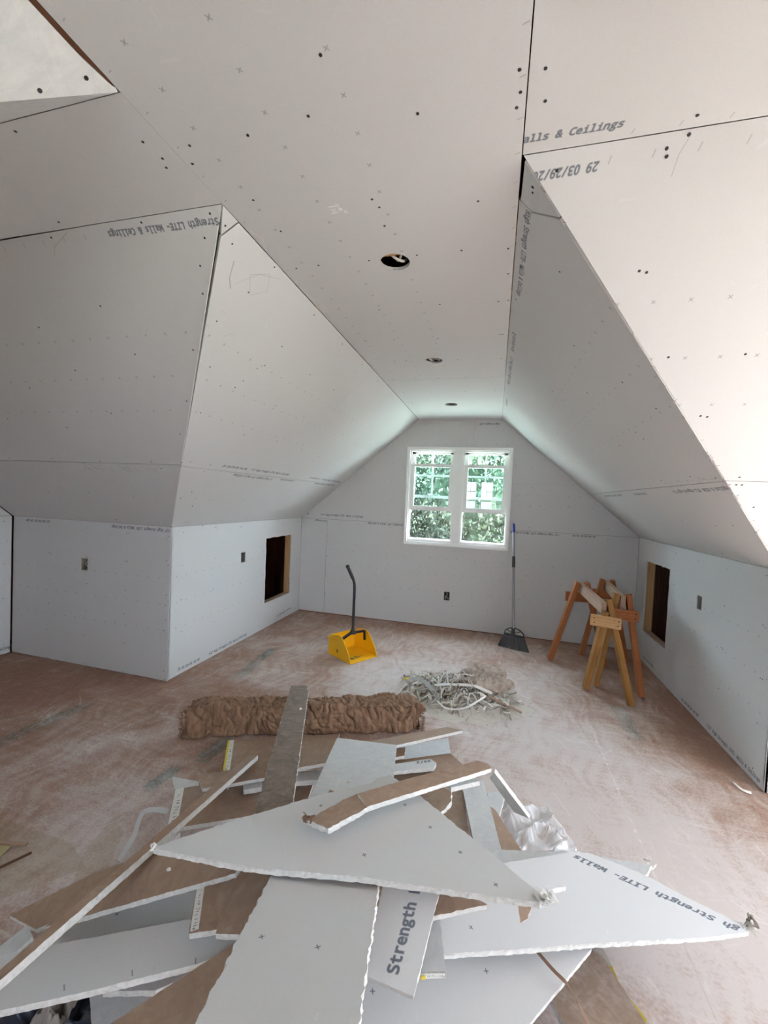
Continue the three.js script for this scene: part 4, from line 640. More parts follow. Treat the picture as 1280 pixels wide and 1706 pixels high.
// ---------------------------------------------------------------- heap of paper strips, dust and fluff near the window bay
{
  const C = V(-0.22, 0, -3.27);
  // dust mound
  const g = new THREE.CircleGeometry(1, 96, 0, Math.PI * 2).rotateX(-Math.PI / 2);
  const rings = 26, sg = 110, pos = [], idx = [], pc = [];
  for (let i = 0; i <= rings; i++) for (let j = 0; j < sg; j++) { const a = j / sg * 6.2832, r = i / rings, out = 1 + 0.22 * noise(Math.cos(a) * 2.2, Math.sin(a) * 2.2, 5) + 0.10 * noise(Math.cos(a) * 7, Math.sin(a) * 7, 2), x = C.x + 0.06 + Math.cos(a) * r * 0.47 * out, z = C.z + 0.03 + Math.sin(a) * r * 0.36 * out; pos.push(x, 0.0008 + Math.max(0, (1 - r) ** 1.2 * 0.045 + 0.010 * noise(x * 26, z * 26, 1) * (1 - r)), z); const k = 0.5 + 0.5 * noise(x * 40, z * 40, 6); const cc = srgb(212, 203, 190).lerp(srgb(182, 170, 156), k * 0.8); pc.push(cc.r, cc.g, cc.b); if (i < rings) { const p = i * sg + j, q = i * sg + (j + 1) % sg; idx.push(p, p + sg, q, q, p + sg, q + sg); } }
  const dg = new THREE.BufferGeometry(); dg.setAttribute('position', new THREE.Float32BufferAttribute(pos, 3)); dg.setAttribute('color', new THREE.Float32BufferAttribute(pc, 3)); dg.setIndex(idx); dg.computeVertexNormals();
  const chips = [dg]; for (let i = 0; i < 420; i++) { const a = rr(0, 6.283), r = Math.sqrt(rnd()) * 1.08, s = rr(0.003, 0.011), h = new THREE.TetrahedronGeometry(s).scale(1.4, 0.6, 1).rotateY(rr(0, 6)); h.deleteAttribute('uv'); chips.push(tint(h.translate(C.x + 0.08 + Math.cos(a) * r * 0.47, 0.006 + Math.max(0, (1 - r) * 0.03), C.z + 0.05 + Math.sin(a) * r * 0.36), srgb(214, 206, 194).multiplyScalar(rr(0.75, 1.05)))); }
  top('gypsum_dust', chips, std({ vertexColors: true, roughness: 1, side: THREE.DoubleSide }), 'pale gypsum dust swept under the heap of paper strips', 'dust', undefined, 'stuff');
  const strips = [], tones = [srgb(208, 198, 184), srgb(178, 164, 148), srgb(236, 233, 226), srgb(156, 140, 122), srgb(226, 219, 208)];
  for (let i = 0; i < 340; i++) {
    const a = rr(0, 6.283), r = Math.sqrt(rnd()), x = C.x + Math.cos(a) * r * 0.40, z = C.z + Math.sin(a) * r * 0.26, t = rr(0, 6.283), L = rr(0.08, 0.32), k = rr(-2.4, 2.4), h = 0.012 + 0.11 * (1 - r) * rnd(), pts = [];
    let px = x - Math.cos(t) * L / 2, pz = z - Math.sin(t) * L / 2, tt = t;
    for (let q = 0; q < 5; q++) { const e = 0.45 * Math.hypot((px - C.x) / 0.44, (pz - C.z) / 0.3); pts.push(V(px, Math.max(0.006, h + rr(-0.03, 0.045) - e * 0.05 + 0.02), pz)); px += Math.cos(tt) * L / 4; pz += Math.sin(tt) * L / 4; tt += k * 0.22 + rr(-0.3, 0.3); }
    strips.push(tint(ribbon(pts, rr(0.005, 0.018), V(rr(-0.5, 0.5), 1, rr(-0.5, 0.5)).normalize(), rr(-1.1, 1.1), 12), tones[(rnd() * 5) | 0].clone().multiplyScalar(rr(0.8, 1.12))));
  }
  top('paper_strip_heap', strips, std({ vertexColors: true, roughness: 0.85, side: THREE.DoubleSide }), 'tangled heap of torn drywall paper strips', 'paper scraps', undefined, 'stuff');
  const white = std({ color: srgb(224, 221, 214), side: THREE.DoubleSide, roughness: 0.7 });
  const strip = (label, pts, w, tw, m = white) => top('paper_strip', ribbon(pts.map((q) => V(...q)), w, V(0, 1, 0.3).normalize(), tw, 26), m, label, 'paper strip', 'longer strips on the heap');
  strip('broad white paper strip lying across the middle of the heap', [[-0.38, 0.10, -3.16], [-0.25, 0.12, -3.17], [-0.08, 0.12, -3.2], [0.05, 0.09, -3.19]], 0.022, 0.5);
  strip('white paper strip arching over the heap', [[-0.36, 0.09, -3.12], [-0.31, 0.17, -3.25], [-0.2, 0.19, -3.3], [-0.1, 0.14, -3.2], [-0.02, 0.05, -3.05]], 0.005, 1.2);
  strip('curled white paper strip at the front of the heap', [[-0.34, 0.06, -3.0], [-0.26, 0.05, -2.93], [-0.14, 0.06, -2.95], [-0.06, 0.08, -3.03], [0.0, 0.10, -3.1]], 0.012, 0.8);
  const gm = std({ color: srgb(168, 168, 164), side: THREE.DoubleSide, roughness: 0.5 }), gs = thing('paper_strip', 'grey folded tape with a yellow end on the left of the heap', 'paper strip', 'longer strips on the heap');
  part('tape_band', ribbon([V(-0.60, 0.07, -3.27), V(-0.5, 0.09, -3.24), V(-0.41, 0.08, -3.15), V(-0.33, 0.05, -3.04)], 0.034, V(0, 1, 0.4).normalize(), 0.4, 24), gm, gs); part('tape_end', ribbon([V(-0.66, 0.05, -3.28), V(-0.63, 0.06, -3.28), V(-0.60, 0.071, -3.27)], 0.03, V(0, 1, 0.4).normalize(), 0, 6), M.yellowTape, gs);
  top('wood_splinter', bar(V(0.02, 0.07, -3.18), V(0.26, 0.02, -3.11), 0.014, 0.010, V(0, 1, 0)), M.oldwood, 'thin wood splinter on the right of the heap', 'splinter');
  // insulation lump on the heap
  const lp = [srgb(148, 132, 118), srgb(182, 168, 154)], lump = (cx, cy, cz, rx, ry, rz, turn) => new THREE.SphereGeometry(1, 90, 60).scale(rx, ry, rz).rotateY(turn).translate(cx, cy, cz);
  const lg = fluff(lump(0.02, 0.085, -3.36, 0.205, 0.075, 0.085, 0.28), 0.024, 15, lp), lg2 = fluff(lump(-0.02, 0.10, -3.52, 0.19, 0.07, 0.085, 0.28), 0.024, 15, lp);
  const it = thing('insulation_scrap', 'dusty grey-brown insulation tuft on the heap', 'insulation'); part('fluff', lg, std({ vertexColors: true, roughness: 1, side: THREE.DoubleSide }), it); part('fluff', lg2, std({ vertexColors: true, roughness: 1, side: THREE.DoubleSide }), it);
}

// ---------------------------------------------------------------- scrap pile: each offcut is [key, face up, finish, thickness, label, corners, normal]
const OFFCUTS = [
  ["P30","g","",0.0145,"pale blue-white offcut lying flat beyond the short printed block",[-0.454,0.07,-2.352,-0.205,0.07,-2.529,-0.171,0.09,-2.337,-0.424,0.085,-2.213],[-0.065,0.994,-0.092]],
  ["P20","b","",0.0145,"brown-backed offcut with yellow taped edge half under the insulation batt",[-1.446,0.05,-2.105,-0.856,0.05,-2.385,-0.791,0.062,-2.029,-1.294,0.06,-1.846],[-0.014,0.999,-0.03]],
  ["P23","g","",0.0145,"small pale offcut corner with faint print left of the scrap pile",[-1.476,0.09,-1.694,-1.322,0.1,-1.694,-1.275,0.105,-1.64,-1.382,0.1,-1.608],[-0.065,0.997,-0.045]],
  ["P37","g","",0.0145,"small pale curled-edge offcut behind the hanging broken strip end",[0.034,0.1,-2.072,0.122,0.1,-2.093,0.085,0.13,-1.876,0.051,0.124,-1.91],[-0.033,0.989,-0.142]],
  ["P31","b","",0.0145,"brown-backed sheet under the short printed block",[-0.467,0.13,-2.103,-0.17,0.13,-2.276,-0.096,0.14,-2.187,-0.102,0.151,-2.036,-0.298,0.154,-1.887,-0.406,0.149,-1.883],[-0.044,0.996,-0.075]],
  ["P29b","b","",0.0145,"tiny brown-backed scrap with white broken rim below the far brown strip",[-0.462,0.15,-2.187,-0.408,0.15,-2.217,-0.395,0.16,-2.126,-0.44,0.161,-2.093],[-0.057,0.993,-0.101]],
  ["P29","b","",0.0145,"brown-backed strip pointing right at the far edge of the pile",[-0.207,0.19,-2.429,-0.115,0.2,-2.403,-0.433,0.203,-2.14,-0.526,0.203,-2.068,-0.665,0.19,-2.087],[-0.078,0.991,-0.105]],
  ["P32","g","",0.016,"short white drywall block with printed digits",[-0.446,0.17,-2.014,-0.259,0.17,-2.129,-0.223,0.177,-2.093,-0.229,0.183,-2.042,-0.427,0.18,-1.946],[-0.077,0.989,-0.124]],
  ["P22","b","",0.0145,"wide brown-backed offcut with white taped left edge under the slim sliver",[-1.329,0.16,-1.546,-1.041,0.175,-1.71,-0.76,0.193,-1.831,-0.698,0.225,-1.568,-0.921,0.214,-1.433,-1.161,0.2,-1.309],[-0.105,0.99,-0.093]],
  ["P21b","g","",0.02,"stubby grey chunk tucked left of the long weathered board",[-1.013,0.225,-1.592,-0.947,0.225,-1.639,-0.92,0.23,-1.595,-0.985,0.23,-1.554],[-0.061,0.994,-0.086]],
  ["P26","g","",0.02,"pale narrow offcut right of the long weathered board",[-0.843,0.25,-1.682,-0.699,0.25,-1.757,-0.691,0.255,-1.683,-0.813,0.255,-1.626],[-0.036,0.997,-0.069]],
  ["P21","b","",0.0145,"brown-backed offcut with rounded paper corner under the sliver tip",[-0.968,0.25,-1.725,-0.916,0.254,-1.626,-1.146,0.24,-1.493,-1.22,0.235,-1.561],[-0.063,0.998,-0.006]],
  ["P25","b","",0.0145,"grey-brown narrow offcut between weathered board and white trapezoid",[-0.862,0.28,-1.741,-0.708,0.28,-1.862,-0.688,0.292,-1.749,-0.821,0.29,-1.661],[-0.07,0.994,-0.089]],
  ["P24b","g","",0.0145,"pale blue-grey offcut peeking out beside the big triangle left tip",[-1.176,0.2,-1.28,-1.087,0.22,-1.296,-1.066,0.227,-1.199,-1.117,0.217,-1.159,-1.192,0.2,-1.147],[-0.223,0.974,-0.026]],
  ["P36","b","",0.0145,"brown-backed wedge right of the white upright strip",[0.018,0.13,-1.957,0.072,0.13,-1.916,0.173,0.15,-1.691,0.056,0.176,-1.589],[0.101,0.986,-0.133]],
  ["P34","b","",0.0145,"dark brown narrow scrap left of the white upright strip",[-0.155,0.16,-1.982,-0.087,0.16,-2.023,-0.032,0.19,-1.65,-0.155,0.177,-1.748],[-0.044,0.996,-0.074]],
  ["P35","g","",0.0145,"white narrow strip running under the big triangle right edge",[-0.082,0.2,-1.929,0.013,0.2,-2.0,0.092,0.225,-1.564,-0.006,0.222,-1.558],[-0.037,0.998,-0.05]],
  ["P33","b","",0.0145,"curved torn brown paper-backed scrap under the bent strip",[-0.248,0.36,-1.578,-0.115,0.36,-1.684,-0.103,0.38,-1.564,-0.117,0.385,-1.52,-0.136,0.389,-1.481,-0.183,0.382,-1.487],[-0.121,0.981,-0.152]],
  ["P38","g","",0.0145,"thin white sliver pinned below the bent strip",[-0.138,0.5,-1.487,-0.009,0.5,-1.551,-0.004,0.505,-1.527,-0.098,0.511,-1.451],[-0.095,0.977,-0.191]],
  ["P28","g","",0.0145,"white trapezoid offcut with crumbs on it beyond the big triangle",[-0.743,0.24,-2.035,-0.423,0.26,-2.043,-0.342,0.391,-1.621,-0.313,0.474,-1.346,-0.529,0.492,-1.237,-0.567,0.47,-1.301],[-0.067,0.957,-0.284]],
  ["P40","b","w",0.0145,"long weathered brown board laid across the insulation batt",[-1.292,0.2,-2.575,-1.192,0.2,-2.612,-1.112,0.232,-2.467,-0.58,0.497,-1.193,-0.667,0.509,-1.098,-0.681,0.5,-1.14],[-0.066,0.982,-0.177]],
  ["P11","b","",0.0145,"lower torn brown-backed flap at the pile left edge",[-1.187,0.26,-1.048,-1.081,0.288,-1.096,-0.971,0.295,-1.033,-1.224,0.22,-0.881,-1.36,0.2,-0.901],[-0.169,0.966,0.195]],
  ["P12","g","",0.0145,"pale blue scrap on the floor under the sliver lower end",[-1.358,0.12,-0.951,-1.298,0.129,-0.925,-1.314,0.11,-0.805,-1.393,0.1,-0.853],[-0.199,0.972,0.127]],
  ["P18","g","",0.0145,"grey offcut low in the pile beside the dark plastic",[-0.991,0.14,-0.856,-0.757,0.16,-0.966,-0.732,0.174,-0.811,-0.875,0.16,-0.766],[-0.117,0.991,-0.069]],
  ["P14c","g","",0.0145,"shadowed dark grey offcut near the sliver",[-1.16,0.22,-0.919,-1.026,0.245,-0.979,-0.96,0.26,-0.88,-1.167,0.22,-0.845],[-0.193,0.981,-0.02]],
  ["P14b","g","",0.0145,"shadowed grey offcut with one ink cross under the brown sheet",[-1.027,0.265,-0.958,-0.796,0.31,-1.073,-0.7,0.333,-0.948,-0.806,0.313,-0.883,-1.064,0.26,-0.844],[-0.203,0.979,-0.023]],
  ["P18b","g","",0.0145,"slim grey sliver below the long cream strip",[-0.714,0.26,-0.905,-0.664,0.27,-0.906,-0.763,0.25,-0.84,-0.908,0.22,-0.818],[-0.201,0.979,-0.0]],
  ["P14","g","",0.0145,"long cream strip with tick marks at the bottom left",[-1.245,0.3,-0.711,-0.747,0.35,-0.93,-0.594,0.367,-0.955,-0.571,0.372,-0.895,-0.64,0.367,-0.835,-0.846,0.346,-0.732,-1.012,0.33,-0.655,-1.082,0.323,-0.619],[-0.118,0.992,-0.042]],
  ["P15","b","",0.0145,"short brown-backed block with white taped side by the bottom left",[-0.753,0.4,-0.968,-0.676,0.413,-1.036,-0.644,0.417,-1.042,-0.58,0.416,-0.919,-0.614,0.41,-0.887,-0.687,0.4,-0.861],[-0.112,0.991,0.069]],
  ["P17","b","",0.0145,"large plain brown-backed sheet left of the bottom strip",[-0.616,0.385,-0.828,-0.56,0.396,-0.895,-0.409,0.428,-0.915,-0.32,0.451,-0.66,-0.514,0.41,-0.631,-0.745,0.36,-0.684],[-0.208,0.978,-0.016]],
  ["P16","b","",0.0145,"brown-backed block with torn paper crack under the big triangle",[-0.682,0.42,-1.039,-0.499,0.458,-1.054,-0.47,0.454,-0.876,-0.538,0.44,-0.867,-0.61,0.425,-0.861],[-0.198,0.979,0.052]],
  ["P10","b","",0.0145,"large dusty brown-backed sheet under the big triangle left tip",[-0.993,0.38,-1.03,-0.901,0.404,-1.075,-0.699,0.442,-1.078,-0.652,0.444,-1.03,-0.654,0.44,-1.003,-1.102,0.33,-0.817,-1.074,0.35,-0.921],[-0.183,0.974,0.135]],
  ["P8","b","k",0.0145,"glossy brown-backed board at the lower right of the pile",[0.217,0.16,-1.199,0.347,0.12,-1.413,0.392,0.12,-1.4,0.471,0.149,-1.196,0.318,0.18,-1.045,0.246,0.171,-1.121],[0.045,0.987,-0.157]],
  ["P7","g","",0.0145,"big grey sheet with ink crosses under the printed block",[-0.274,0.33,-0.989,-0.239,0.33,-1.095,0.324,0.28,-1.251,0.14,0.29,-1.012,0.055,0.295,-0.894,-0.243,0.32,-0.777],[0.097,0.995,0.033]],
  ["P6c","g","",0.0145,"pale sheet with torn far corner beneath the long pointed triangle",[0.01,0.26,-1.52,0.333,0.228,-1.652,0.623,0.21,-1.706,0.577,0.226,-1.626,0.348,0.27,-1.415,0.071,0.289,-1.349],[0.026,0.984,-0.178]],
  ["P6","g","",0.0145,"long pointed triangle with printed edge reaching right across the floor",[-0.068,0.4,-1.005,0.142,0.354,-1.126,0.312,0.316,-1.227,0.679,0.236,-1.435,0.843,0.199,-1.538,0.854,0.196,-1.561,0.778,0.209,-1.566,0.68,0.227,-1.579,0.582,0.243,-1.603,0.458,0.266,-1.606,0.383,0.28,-1.6,0.315,0.295,-1.562,0.083,0.349,-1.38,-0.052,0.386,-1.186,-0.094,0.4,-1.087],[0.181,0.982,-0.06]],
  ["P5","g","",0.0145,"narrow pale strip with torn yellow-taped end beside the printed block",[-0.115,0.43,-1.067,-0.085,0.43,-1.07,-0.057,0.42,-0.952,-0.116,0.419,-0.933],[0.008,0.997,0.083]],
  ["P5b","b","",0.0145,"brown-backed wedge peeking out under the big triangle right half",[-0.115,0.5,-1.053,0.014,0.5,-1.068,0.032,0.499,-1.064,-0.099,0.49,-1.0],[0.021,0.984,0.179]],
  ["P6e","b","",0.002,"small torn brown paper flap below the big triangle right tip",[0.106,0.5,-1.097,0.145,0.5,-1.106,0.132,0.48,-1.078,0.114,0.474,-1.066],[0.139,0.781,0.609]],
  ["P6d","g","",0.0145,"small pale sliver sticking out at the big triangle right tip",[0.245,0.45,-1.247,0.247,0.45,-1.238,0.17,0.463,-1.181,0.124,0.47,-1.17],[0.144,0.989,-0.028]],
  ["P4","g","",0.0145,"printed offcut lettered along its length beside the bottom strip",[-0.224,0.545,-1.002,-0.084,0.545,-1.019,-0.113,0.47,-0.84,-0.224,0.477,-0.842],[0.048,0.919,0.391]],
  ["P3","g","",0.0145,"long grey strip with two ink crosses at the bottom centre",[-0.496,0.556,-0.927,-0.501,0.548,-0.958,-0.236,0.548,-1.009,-0.175,0.64,-0.639,-0.161,0.66,-0.559,-0.412,0.668,-0.479,-0.427,0.648,-0.556],[-0.046,0.971,-0.234]],
  ["P13","b","",0.02,"slim white-edged drywall sliver lying diagonally on the left",[-1.051,0.29,-1.678,-1.009,0.29,-1.702,-0.914,0.51,-0.591,-0.91,0.519,-0.544,-0.936,0.514,-0.559,-0.94,0.504,-0.607],[-0.106,0.977,-0.184]],
  ["P1","g","",0.0145,"largest grey triangle offcut with ink crosses on top of the pile",[-0.816,0.575,-0.876,-0.589,0.581,-0.892,-0.487,0.584,-0.906,-0.272,0.589,-0.947,-0.229,0.59,-0.952,0.146,0.6,-0.999,0.162,0.6,-1.013,0.064,0.593,-1.091,-0.185,0.577,-1.287,-0.263,0.572,-1.338,-0.3,0.57,-1.361,-0.34,0.57,-1.328,-0.35,0.571,-1.298,-0.413,0.571,-1.253,-0.473,0.571,-1.207,-0.534,0.572,-1.153,-0.588,0.572,-1.103,-0.664,0.573,-1.033,-0.744,0.574,-0.956],[-0.032,0.999,-0.044]],
  ["P2a","b","",0.0145,"bent broken strip lying on the largest triangle",[-0.379,0.618,-1.152,-0.355,0.62,-1.176,-0.309,0.628,-1.121,-0.388,0.622,-1.023,-0.462,0.612,-1.045,-0.444,0.613,-1.063],[-0.123,0.992,-0.039]],
  ["P2b","b","",0.0145,"cont",[-0.065,0.605,-1.442,-0.016,0.601,-1.49,0.019,0.6,-1.487,0.034,0.6,-1.464,-0.31,0.628,-1.123,-0.352,0.628,-1.165,-0.217,0.617,-1.301],[0.041,0.998,-0.04]],
  ["P2c","g","",0.013,"cont",[0.034,0.539,-1.526,0.048,0.595,-1.473,0.188,0.34,-1.642,0.133,0.335,-1.666],[0.261,0.628,-0.733]],
];
const scrapFaces = {};   // prints of single offcuts, drawn in metres on the face
const crossAt = (pts) => (f) => { for (const p of pts) f.cross(p); };
scrapFaces.P1 = crossAt([[-0.282, 0.586, -1.013], [-0.132, 0.584, -1.16], [-0.042, 0.59, -1.094], [0.048, 0.596, -1.019], [-0.464, 0.574, -1.152], [-0.22, 0.578, -1.23]]);
scrapFaces.P3 = crossAt([[-0.417, 0.604, -0.742], [-0.299, 0.606, -0.756]]);
scrapFaces.P7 = crossAt([[-0.226, 0.324, -0.94], [0.039, 0.302, -1.085]]);
scrapFaces.P6 = (f) => { f.cross([-0.005, 0.382, -1.108]); f.print('gh Strength LITE- Walls', [0.815, 0.207, -1.535], [0.335, 0.291, -1.562], [-0.04, 0.011, 0.064], 0.026); };
scrapFaces.P4 = (f) => f.print('Strength L', [-0.153, 0.481, -0.860], [-0.132, 0.544, -1.012], [-0.038, -0.003, 0.010], 0.026);
scrapFaces.P14b = crossAt([[-1.002, 0.27, -0.946]]);
scrapFaces.P32 = (f) => f.print('29/2', [-0.255, 0.172, -2.118], [-0.325, 0.172, -2.078], [0.03, 0.0, 0.045], 0.022);
scrapFaces.P14 = (f) => { for (const [a, b] of [[[-0.922, 0.338, -0.729], [-0.908, 0.34, -0.719]], [[-0.788, 0.351, -0.79], [-0.776, 0.353, -0.779]], [[-0.654, 0.364, -0.846], [-0.644, 0.366, -0.834]]]) f.stroke(a, b); };
const rough = { P3: 0.0032, P1: 0.0022, P40: 0.0022, P6: 0.002, P28: 0.001, P2a: 0.003, P33: 0.003, P6c: 0.003, P10: 0.0016, P7: 0.001 };

function offcut(parent, key, face, finish, t, flat, nn) {
  const n = V(...nn).normalize(), pts = []; for (let i = 0; i < flat.length; i += 3) pts.push(V(flat[i], flat[i + 1], flat[i + 2]));
  const O = pts[0].clone(), U = pts[1].clone().sub(O); U.addScaledVector(n, -U.dot(n)).normalize(); const W = n.clone().cross(U), amp = rough[key] ?? 0.0012;
  const to2 = (p) => { const q = p.clone().sub(O); return [q.dot(U), q.dot(W)]; }, P = (u, v) => O.clone().addScaledVector(U, u).addScaledVector(W, v);
  // broken edges: many short facets, the top and bottom paper torn a little differently
  const c2 = pts.map(to2), ringA = [], ringB = [], ringM = [];
  c2.forEach((a, i) => { const b = c2[(i + 1) % c2.length], L = Math.hypot(b[0] - a[0], b[1] - a[1]), k = Math.max(2, Math.round(L / 0.008)), ox = (b[1] - a[1]) / L, oy = -(b[0] - a[0]) / L;
    for (let q = 0; q < k; q++) { const x = lerp(a[0], b[0], q / k), y = lerp(a[1], b[1], q / k), f = (s) => amp * (q ? noise(x * 60 + s, y * 60, s * 3.1) * 1.4 + rr(-0.5, 0.5) : 0), d1 = f(1.3), d2 = f(4.7), d3 = f(8.1); ringA.push([x + ox * d1, y + oy * d1]); ringM.push([x + ox * (d3 - amp * 0.6), y + oy * (d3 - amp * 0.6)]); ringB.push([x + ox * d2, y + oy * d2]); } });
  const N = ringA.length, A = ringA.map((q) => P(...q)), Mm = ringM.map((q) => P(...q).addScaledVector(n, -t * rr(0.4, 0.6))), B = ringB.map((q) => P(...q).addScaledVector(n, -t));
  const facet = (ringP, p3, dir) => { const f = THREE.ShapeUtils.triangulateShape(ringP.map((q) => new THREE.Vector2(...q)), []), pos = [], nor = [], uv = []; for (const tr of f) { let o = [tr[0], tr[1], tr[2]]; const cr = p3[o[1]].clone().sub(p3[o[0]]).cross(p3[o[2]].clone().sub(p3[o[0]])); if (cr.dot(n) * dir < 0) o = [o[0], o[2], o[1]]; for (const k of o) { pos.push(...p3[k].toArray()); nor.push(n.x * dir, n.y * dir, n.z * dir); uv.push(ringP[k][0], ringP[k][1]); } } const g = new THREE.BufferGeometry(); g.setAttribute('position', new THREE.Float32BufferAttribute(pos, 3)); g.setAttribute('normal', new THREE.Float32BufferAttribute(nor, 3)); g.setAttribute('uv', new THREE.Float32BufferAttribute(uv, 2)); return g; };
  const gf = facet(ringA, A, 1), gb = facet(ringB, B, -1), sp = [];
  for (let i = 0; i < N; i++) { const j = (i + 1) % N; for (const [p, q, r] of [[A[i], Mm[i], A[j]], [A[j], Mm[i], Mm[j]], [Mm[i], B[i], Mm[j]], [Mm[j], B[i], B[j]]]) sp.push(...p.toArray(), ...q.toArray(), ...r.toArray()); }
  const gs = new THREE.BufferGeometry(); gs.setAttribute('position', new THREE.Float32BufferAttribute(sp, 3)); gs.setAttribute('uv', new THREE.Float32BufferAttribute(new Float32Array(sp.length / 3 * 2), 2)); gs.computeVertexNormals();
  { const col = [], base = srgb(216, 213, 206); let tone = 1; for (let i = 0; i < sp.length / 9; i++) { if (i % 2 === 0) tone = 0.93 + 0.06 * noise(sp[i * 9] * 90, sp[i * 9 + 1] * 90, sp[i * 9 + 2] * 90) * 2 + rr(-0.05, 0.04); for (let k = 0; k < 3; k++) col.push(base.r * tone, base.g * tone, base.b * tone); } gs.setAttribute('color', new THREE.Float32BufferAttribute(col, 3)); }
  let fm = face === 'g' ? M.paper : finish === 'w' ? M.weathered : finish === 'k' ? M.slick : M.brown;
  if (scrapFaces[key]) {   // its own printed face
    const us = ringA.map((q) => q[0]), vs = ringA.map((q) => q[1]), u0 = Math.min(...us), u1 = Math.max(...us), v0 = Math.min(...vs), v1 = Math.max(...vs), res = Math.min(900, 1100 / (u1 - u0)), cw = Math.round((u1 - u0) * res), ch = Math.round((v1 - v0) * res), c = canvas(cw, ch), x = c.getContext('2d');
    paperBase(x, cw, ch);
    const at2 = (u, v) => [(u - u0) * res, ch - (v - v0) * res], at = (p) => at2(...to2(V(...p)));
    scrapFaces[key]({
      cross: (p) => { const [a, b] = at(p), s = 0.0062 * res, r = key === 'P3' ? 0.25 : 0.1; x.strokeStyle = 'rgba(84,86,94,.75)'; x.lineWidth = 0.0024 * res; for (const w of [0.785 + r, -0.785 + r]) { x.beginPath(); x.moveTo(a - Math.cos(w) * s, b - Math.sin(w) * s); x.lineTo(a + Math.cos(w) * s, b + Math.sin(w) * s); x.stroke(); } },
      stroke: (p, q) => { x.strokeStyle = 'rgba(84,86,94,.6)'; x.lineWidth = 0.0025 * res; x.beginPath(); x.moveTo(...at(p)); x.lineTo(...at(q)); x.stroke(); },
      print: (s, p, q, up, h) => { const a = to2(V(...p)), b = to2(V(...q)), w = V(...up), uu = [w.dot(U), w.dot(W)], l = Math.hypot(...uu); stamp(x, at2, s, a, b, [uu[0] / l, uu[1] / l], Math.hypot(b[0] - a[0], b[1] - a[1]), h, 0.8); },
    });
    fm = std({ map: canvasTexture(c), roughness: 0.72 });
    const uv = gf.attributes.uv; for (let i = 0; i < uv.count; i++) uv.setXY(i, (uv.getX(i) - u0) / (u1 - u0), (uv.getY(i) - v0) / (v1 - v0));
  } else { const uv = gf.attributes.uv; for (let i = 0; i < uv.count; i++) uv.setXY(i, uv.getX(i) * 1.7 + key.length * 0.37, uv.getY(i) * 1.7 + key.charCodeAt(1) * 0.13); }
  const core = part('gypsum_core', gs, M.core, parent), g1 = part(face === 'g' ? 'face_paper' : 'back_paper', gf, fm, parent), g2 = part(face === 'g' ? 'back_paper' : 'face_paper', gb, face === 'g' && key !== 'P2c' ? M.brown : M.paper, parent);
  return { P, to2, n, O, U, W, pts, A };
}
const placed = {};
let bent;
for (const [key, face, finish, t, label, flat, nn] of OFFCUTS) {
  const kind = key === 'P40' ? 'weathered_board' : key === 'P13' ? 'drywall_sliver' : 'drywall_offcut';
  const g = key === 'P2b' || key === 'P2c' ? bent : thing(kind, label, kind === 'weathered_board' ? 'board' : 'drywall scrap', 'offcuts in the scrap pile');
  if (key === 'P2a') bent = g;
  placed[key] = offcut(g, key, face, finish, t, flat, nn); placed[key].g = g;
}
// taped edges of some boards
function tapeEdge(key, i, j, w, yellow) {
  const o = placed[key], a = o.pts[i].clone(), b = o.pts[j].clone(), e = b.clone().sub(a).normalize(), c = o.pts.reduce((s, p) => s.add(p), V(0, 0, 0)).multiplyScalar(1 / o.pts.length), inn = o.n.clone().cross(e); if (inn.dot(c.sub(a)) < 0) inn.negate();
  a.addScaledVector(e, 0.004); b.addScaledVector(e, -0.004);
  part('edge_tape', bar(a.clone().addScaledVector(inn, w / 2 + 0.002).addScaledVector(o.n, 0.0006), b.clone().addScaledVector(inn, w / 2 + 0.002).addScaledVector(o.n, 0.0006), w, 0.0008, inn, 0), M.tape, o.g);
  if (yellow) part('edge_tape', bar(a.clone().addScaledVector(inn, 0.003).addScaledVector(o.n, 0.0012), b.clone().addScaledVector(inn, 0.003).addScaledVector(o.n, 0.0012), 0.012, 0.0008, inn, 0), M.yellowTape, o.g);
}
const nearest = (key, p) => { let k = 0, d = 9; placed[key].pts.forEach((q, i) => { const e = q.distanceTo(p); if (e < d) { d = e; k = i; } }); return k; };
